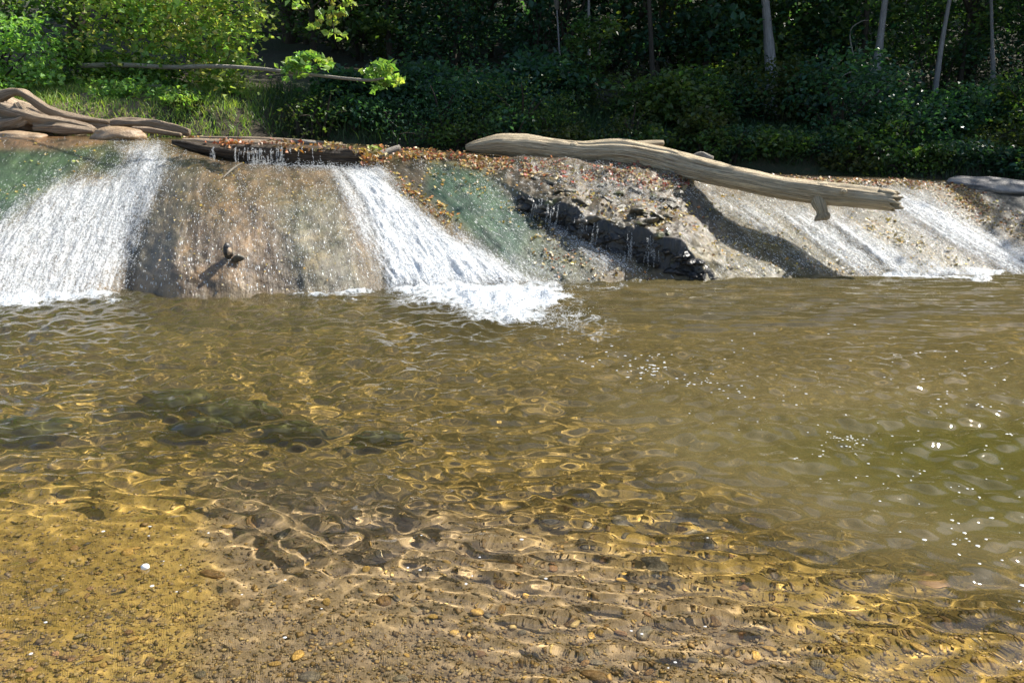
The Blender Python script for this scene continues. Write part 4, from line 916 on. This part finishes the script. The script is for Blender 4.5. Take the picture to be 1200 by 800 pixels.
for i in range(26):
    x = -22 + i * 2. + r3.uniform(-1, 1); y = r3.uniform(24., 40.)
    tree('hill_tree', ORDN[i] + ' large dark tree from the left on the hillside behind', x, y, r3.uniform(11., 17.), r3.uniform(2.8, 4.), r3.uniform(.5, 2.), 2200, .26, DARK, .2, 'trees on the hillside')
for i, (x, y, lb) in enumerate(((10.2, 13.2, 'nearest'), (11.6, 14.6, 'middle'), (13., 12.6, 'farthest right'))):  # trees added past the right edge of view to shade shrubs and ledge
    tree('shade_tree', lb + ' of the tall trees added to shade the right end of the ledge', x, y, 9., 2.2, .6, 5000, .12, DARK, .12, 'shade trees added beyond the right bank')
# few sunlit sprays catching light in the understory
SL = Bag()
# bare dead branches by the tilted trunk
db = Bag()
def dead(P, r): tadd(db, [at(a, c, y) for a, c, y in P], np.linspace(r, r * .25, len(P)), n=14, seg=5, bump=.15)
for P, r in (([(1018, 150, 13.3), (1012, 110, 13.3), (1005, 85, 14.), (1008, 55, 14.)], .03), ([(1012, 110, 13.3), (1000, 95, 13.0), (985, 105, 13.0), (975, 118, 13.0)], .014), ([(1010, 95, 13.3), (1022, 80, 14.), (1020, 75, 14.)], .016), ([(1008, 90, 13.2), (995, 85, 13.0), (980, 100, 13.0), (976, 130, 13.0)], .012), ([(1014, 120, 13.3), (1000, 118, 13.0), (990, 140, 13.0), (992, 150, 13.0)], .012), ([(1014, 85, 13.3), (1030, 86, 14.), (1050, 90, 14.)], .012), ([(1030, 86, 14.), (1040, 100, 14.), (1041, 122, 14.)], .01),
             ([(1005, 85, 14.), (996, 40, 14.), (1008, 26, 14.), (1018, 24, 14.)], .014), ([(1000, 100, 14.), (985, 96, 13.0), (972, 104, 13.0)], .008), ([(1012, 112, 14.), (998, 108, 13.0), (982, 122, 13.0)], .008), ([(1013, 118, 14.), (1003, 130, 13.0), (1000, 148, 13.0)], .008)): dead(P, r)
tag(obj('dead_branches', db.mesh('dead_branches', M_PALE)), 'tangle of bare grey dead branches at the foot of the tilted trunk', 'branches')
db = Bag(); dead([(500, 168, 11.4), (494, 158, 11.5), (490, 152, 11.6)], .045)
tag(obj('stick', db.mesh('stick', M_DRIFT)), 'stubby stick leaning at the shaded bank left of the bare log', 'stick')
db = Bag(); dead([(512, 152, 11.9), (524, 150, 11.9), (530, 158, 11.8)], .012); dead([(524, 150, 11.9), (527, 146, 11.9)], .008)
tag(obj('twig', db.mesh('twig', M_PALE)), 'thin bent twig at the shaded bank beside the stubby stick', 'twig')

# ---- grass: bright on the sunny left bank, dark along the shaded bank
def grass(name, label, xs, ys, n, hmin, hmax, cols):
    x = rng.uniform(*xs, n); y = rng.uniform(*ys, n); k = y > bank_y(x) + .02; x, y = x[k], y[k]; n = len(x)
    k = vnoise(x * 1.6, y * 1.6, 3) > (-.35 if xs[0] < -5 else -.8); x, y = x[k], y[k]; n = len(x)
    b0 = np.stack([x, y, ground(x, y) - .02], -1); h = rng.uniform(hmin, hmax, n)[:, None]; th = rng.uniform(0, 6.28, n)
    sd = np.stack([np.cos(th), np.sin(th), th * 0], -1) * .007; ln = rng.normal(size=(n, 3)) * .42; ln[:, 2] = 1; ln = unit(ln)
    m_ = b0 + ln * h * .6; tp = b0 + ln * h + np.stack([rng.normal(size=n) * .12, rng.normal(size=n) * .12, -.05 + 0 * x], -1) * h * 1.6
    V = np.stack([b0 - sd, b0 + sd, m_ + sd * .8, m_ - sd * .8, tp], 1).reshape(-1, 3); i = np.arange(n)[:, None] * 5
    cc = np.array(cols)[rng.integers(0, len(cols), n)] * rng.uniform(.7, 1.3, (n, 1))
    q = mesh(name, V, [i + np.array([0, 1, 2, 3]), i + np.array([3, 2, 4])], M_GRASS, {'col': cc.repeat(5, 0)}, False)
    tag(obj(name, q), label, kind='stuff')
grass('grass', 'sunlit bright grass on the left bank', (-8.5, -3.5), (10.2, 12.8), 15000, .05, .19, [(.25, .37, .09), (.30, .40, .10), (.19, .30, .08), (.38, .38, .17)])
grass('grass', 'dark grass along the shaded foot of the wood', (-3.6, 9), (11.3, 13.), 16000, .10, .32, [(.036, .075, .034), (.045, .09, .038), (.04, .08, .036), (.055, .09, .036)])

# ---- low leafy weeds among the grass
wc = Bag(); xx = rng.uniform(-8, -3.7, 260); yy = rng.uniform(10.35, 12.6, 260); k = (yy > bank_y(xx) + .1) & (vnoise(xx * 1.3, yy * 1.3, 8) > -.1); xx, yy = xx[k], yy[k]
spray_leaves(wc, np.stack([xx, yy, ground(xx, yy) + rng.uniform(.05, .28, len(xx))], -1), .16, 18, .06, [(.21, .37, .10), (.26, .42, .10), (.18, .32, .08), (.33, .38, .10)], cull=False, up=.6)
tag(obj('weeds', wc.mesh('weeds', M_LEAF, smooth=False)), 'low bright leafy weeds among the grass on the left bank', kind='stuff')
# ---- sunlit growth on the left bank
def leaf_zone(bag, pts, Y0, Y1, ncl, per, rad, size, cols, flat=.45, cull=False, **k):
    P = np.array(pts, float); lo, hi = P.min(0), P.max(0); out = []
    while len(out) < ncl:
        a = rng.uniform(lo, hi, (ncl * 2, 2)); a = a[poly(a[:, 0], a[:, 1], pts, 1.) > .5]; out += list(a)
    a = np.array(out[:ncl]); cen = at(a[:, 0], a[:, 1], rng.uniform(Y0, Y1, ncl)); spray_leaves(bag, cen, rad, per, size, cols, flat, cull=cull, **k); return cen
root = empty('maple_tree', (-6.9, 13.6, float(ground(-6.9, 13.6)))); tag(root, 'sunlit maple with drooping yellow green branches over the left bank', 'tree'); off = np.array(root.location)
cr = Bag()
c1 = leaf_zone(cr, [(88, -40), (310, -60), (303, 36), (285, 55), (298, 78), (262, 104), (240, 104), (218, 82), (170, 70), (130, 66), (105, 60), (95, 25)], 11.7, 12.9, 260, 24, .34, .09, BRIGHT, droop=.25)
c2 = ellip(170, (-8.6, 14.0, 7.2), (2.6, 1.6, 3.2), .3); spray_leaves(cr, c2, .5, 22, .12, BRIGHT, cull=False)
tb = Bag(); tadd(tb, [(-6.9, 13.6, off[2] - .1), (-6.8, 13.5, off[2] + 1.5), (-6.9, 13.5, off[2] + 3.2), (-7.3, 13.6, off[2] + 6)], [.17, .14, .11, .05], n=24, seg=12, bump=.12, groove=.06)
for c in list(c1[:26]) + list(c2[:14]):
    a0 = np.array((-6.8, 13.5, max(off[2] + 1., min(c[2] + .3, off[2] + 5.)))); tadd(tb, [a0, (a0 + c) / 2 + (0, 0, .25), c], [.03, .018, .005], n=9, seg=5)
obj('trunk', tb.mesh('trunk', M_DBARK, off=off), root); obj('crown', cr.mesh('crown', M_LEAF, smooth=False, off=off), root)
def patch(name, label, cat, pts, Y0, Y1, ncl, per, rad, size, cols, **k):
    cen = at(np.mean([p[0] for p in pts]), max(p[1] for p in pts), (Y0 + Y1) / 2); root = empty(name, (cen[0], cen[1], float(ground(cen[0], cen[1])))); tag(root, label, cat); off = np.array(root.location)
    bg2 = Bag(); c = leaf_zone(bg2, pts, Y0, Y1, ncl, per, rad, size, cols, **k); sb = Bag()
    for q in c[:9]: tadd(sb, [off + (rng.normal() * .1, 0, -.05), (off + q) / 2 + (0, .05, .05), q], [.016, .011, .004], n=7, seg=5)
    obj('stems', sb.mesh('stems', M_DBARK, off=off), root); obj('foliage', bg2.mesh('foliage', M_LEAF, smooth=False, off=off), root)
patch('vine_thicket', 'pale green vine covered thicket at the far left edge', 'shrub', [(-150, 0), (0, 15), (55, 24), (70, 55), (68, 92), (42, 108), (0, 110), (-150, 130)], 11.2, 12., 170, 22, .26, .078, LIME, up=.5)
patch('vine_thicket', 'shaded tall thicket above the vines in the top left corner', 'shrub', [(-150, -60), (80, -60), (90, 20), (40, 26), (0, 12), (-150, 0)], 12.2, 13., 90, 18, .34, .10, BRIGHT[:2] + MID)
patch('leafy_shrub', 'sunlit leafy shrub above the smooth driftwood log', 'shrub', [(110, 104), (165, 98), (210, 106), (222, 136), (150, 132), (110, 122)], 11.1, 11.8, 70, 26, .18, .065, LIME + BRIGHT[:2])
patch('leafy_shrub', 'leafy shrub hanging at the right end of the sunny bank', 'shrub', [(205, 104), (232, 108), (236, 128), (226, 148), (212, 142), (200, 125)], 11., 11.6, 34, 24, .14, .07, BRIGHT[:2] + MID)
patch('leafy_shrub', 'dark shrub in the hollow under the maple branches', 'shrub', [(70, 30), (105, 60), (210, 80), (225, 108), (130, 104), (90, 100), (66, 80)], 11.9, 12.8, 90, 20, .28, .09, MID + BRIGHT[:2])
# bleached fallen pole with leafy tufts, and branch hanging in from above
root = empty('fallen_pole', at(262, 82, 11.4)); off = np.array(root.location); tag(root, 'thin bleached fallen trunk reaching out level from the left bank', 'trunk')
bg_ = Bag(); px_tube(bg_, [(95, 77, 2.6, 12.), (150, 76.5, 2.6, 11.85), (200, 79, 2.4, 11.7), (250, 78, 2.3, 11.5), (300, 80.5, 2.1, 11.3), (350, 86, 1.8, 11.1), (425, 94, 1.6, 10.9), (450, 92, 1., 10.8)], n=50, seg=8, bump=.1, bfreq=10)
obj('trunk', bg_.mesh('trunk', M_PALE, off=off), root)
for pts, n, cc in (([(332, 72), (345, 62), (380, 66), (388, 80), (365, 82), (352, 95), (342, 104), (335, 90)], 24, BRIGHT[:3] + LIME), ([(424, 82), (440, 70), (462, 76), (469, 96), (455, 102), (440, 104), (430, 96)], 26, BRIGHT[:3] + LIME)):
    bg_ = Bag(); leaf_zone(bg_, pts, 10.8, 11.2, n, 9, .10, .105, cc, up=.5, jit=.7); tag(obj('leaf_tuft', bg_.mesh('leaf_tuft', M_LEAF, smooth=False, off=off), root), kind='stuff')
bg_ = Bag(); px_tube(bg_, [(120, 103, 2, 11.8), (150, 101, 2.6, 11.8), (190, 101, 2, 11.8)], n=16, seg=8, bump=.2)
tag(obj('fallen_branch', bg_.mesh('fallen_branch', M_PALE)), 'short pale branch lying below the bleached pole on the left bank', 'branch')
root = empty('hanging_branch', at(395, -60, 9.8)); off = np.array(root.location); tag(root, 'leafy branch hanging in from above at the top edge', 'branch')
bg_ = Bag()
for pts in ([(300, -120, 1.5, 10.6), (360, -60, 1.3, 10.), (385, 0, .9, 9.8), (392, 45, .5, 9.7)], [(375, -30, 1., 9.8), (400, 5, .7, 9.7), (432, 6, .4, 9.7)], [(383, -5, .8, 9.8), (360, 12, .5, 9.75), (345, 12, .4, 9.7)], [(150, -200, 2.5, 11.8), (230, -170, 2., 11.2), (300, -120, 1.5, 10.6)]): px_tube(bg_, pts, n=14, seg=6, bump=.1)
obj('twigs', bg_.mesh('twigs', M_DBARK, off=off), root)
bg_ = Bag(); leaf_zone(bg_, [(342, 8), (360, -8), (380, -30), (405, -20), (436, -4), (434, 8), (405, 12), (404, 44), (394, 48), (372, 34)], 9.6, 9.9, 40, 6, .07, .085, BRIGHT[1:3] + [(.3, .3, .07)], up=.4, jit=.8); obj('foliage', bg_.mesh('foliage', M_LEAF, smooth=False, off=off), root)
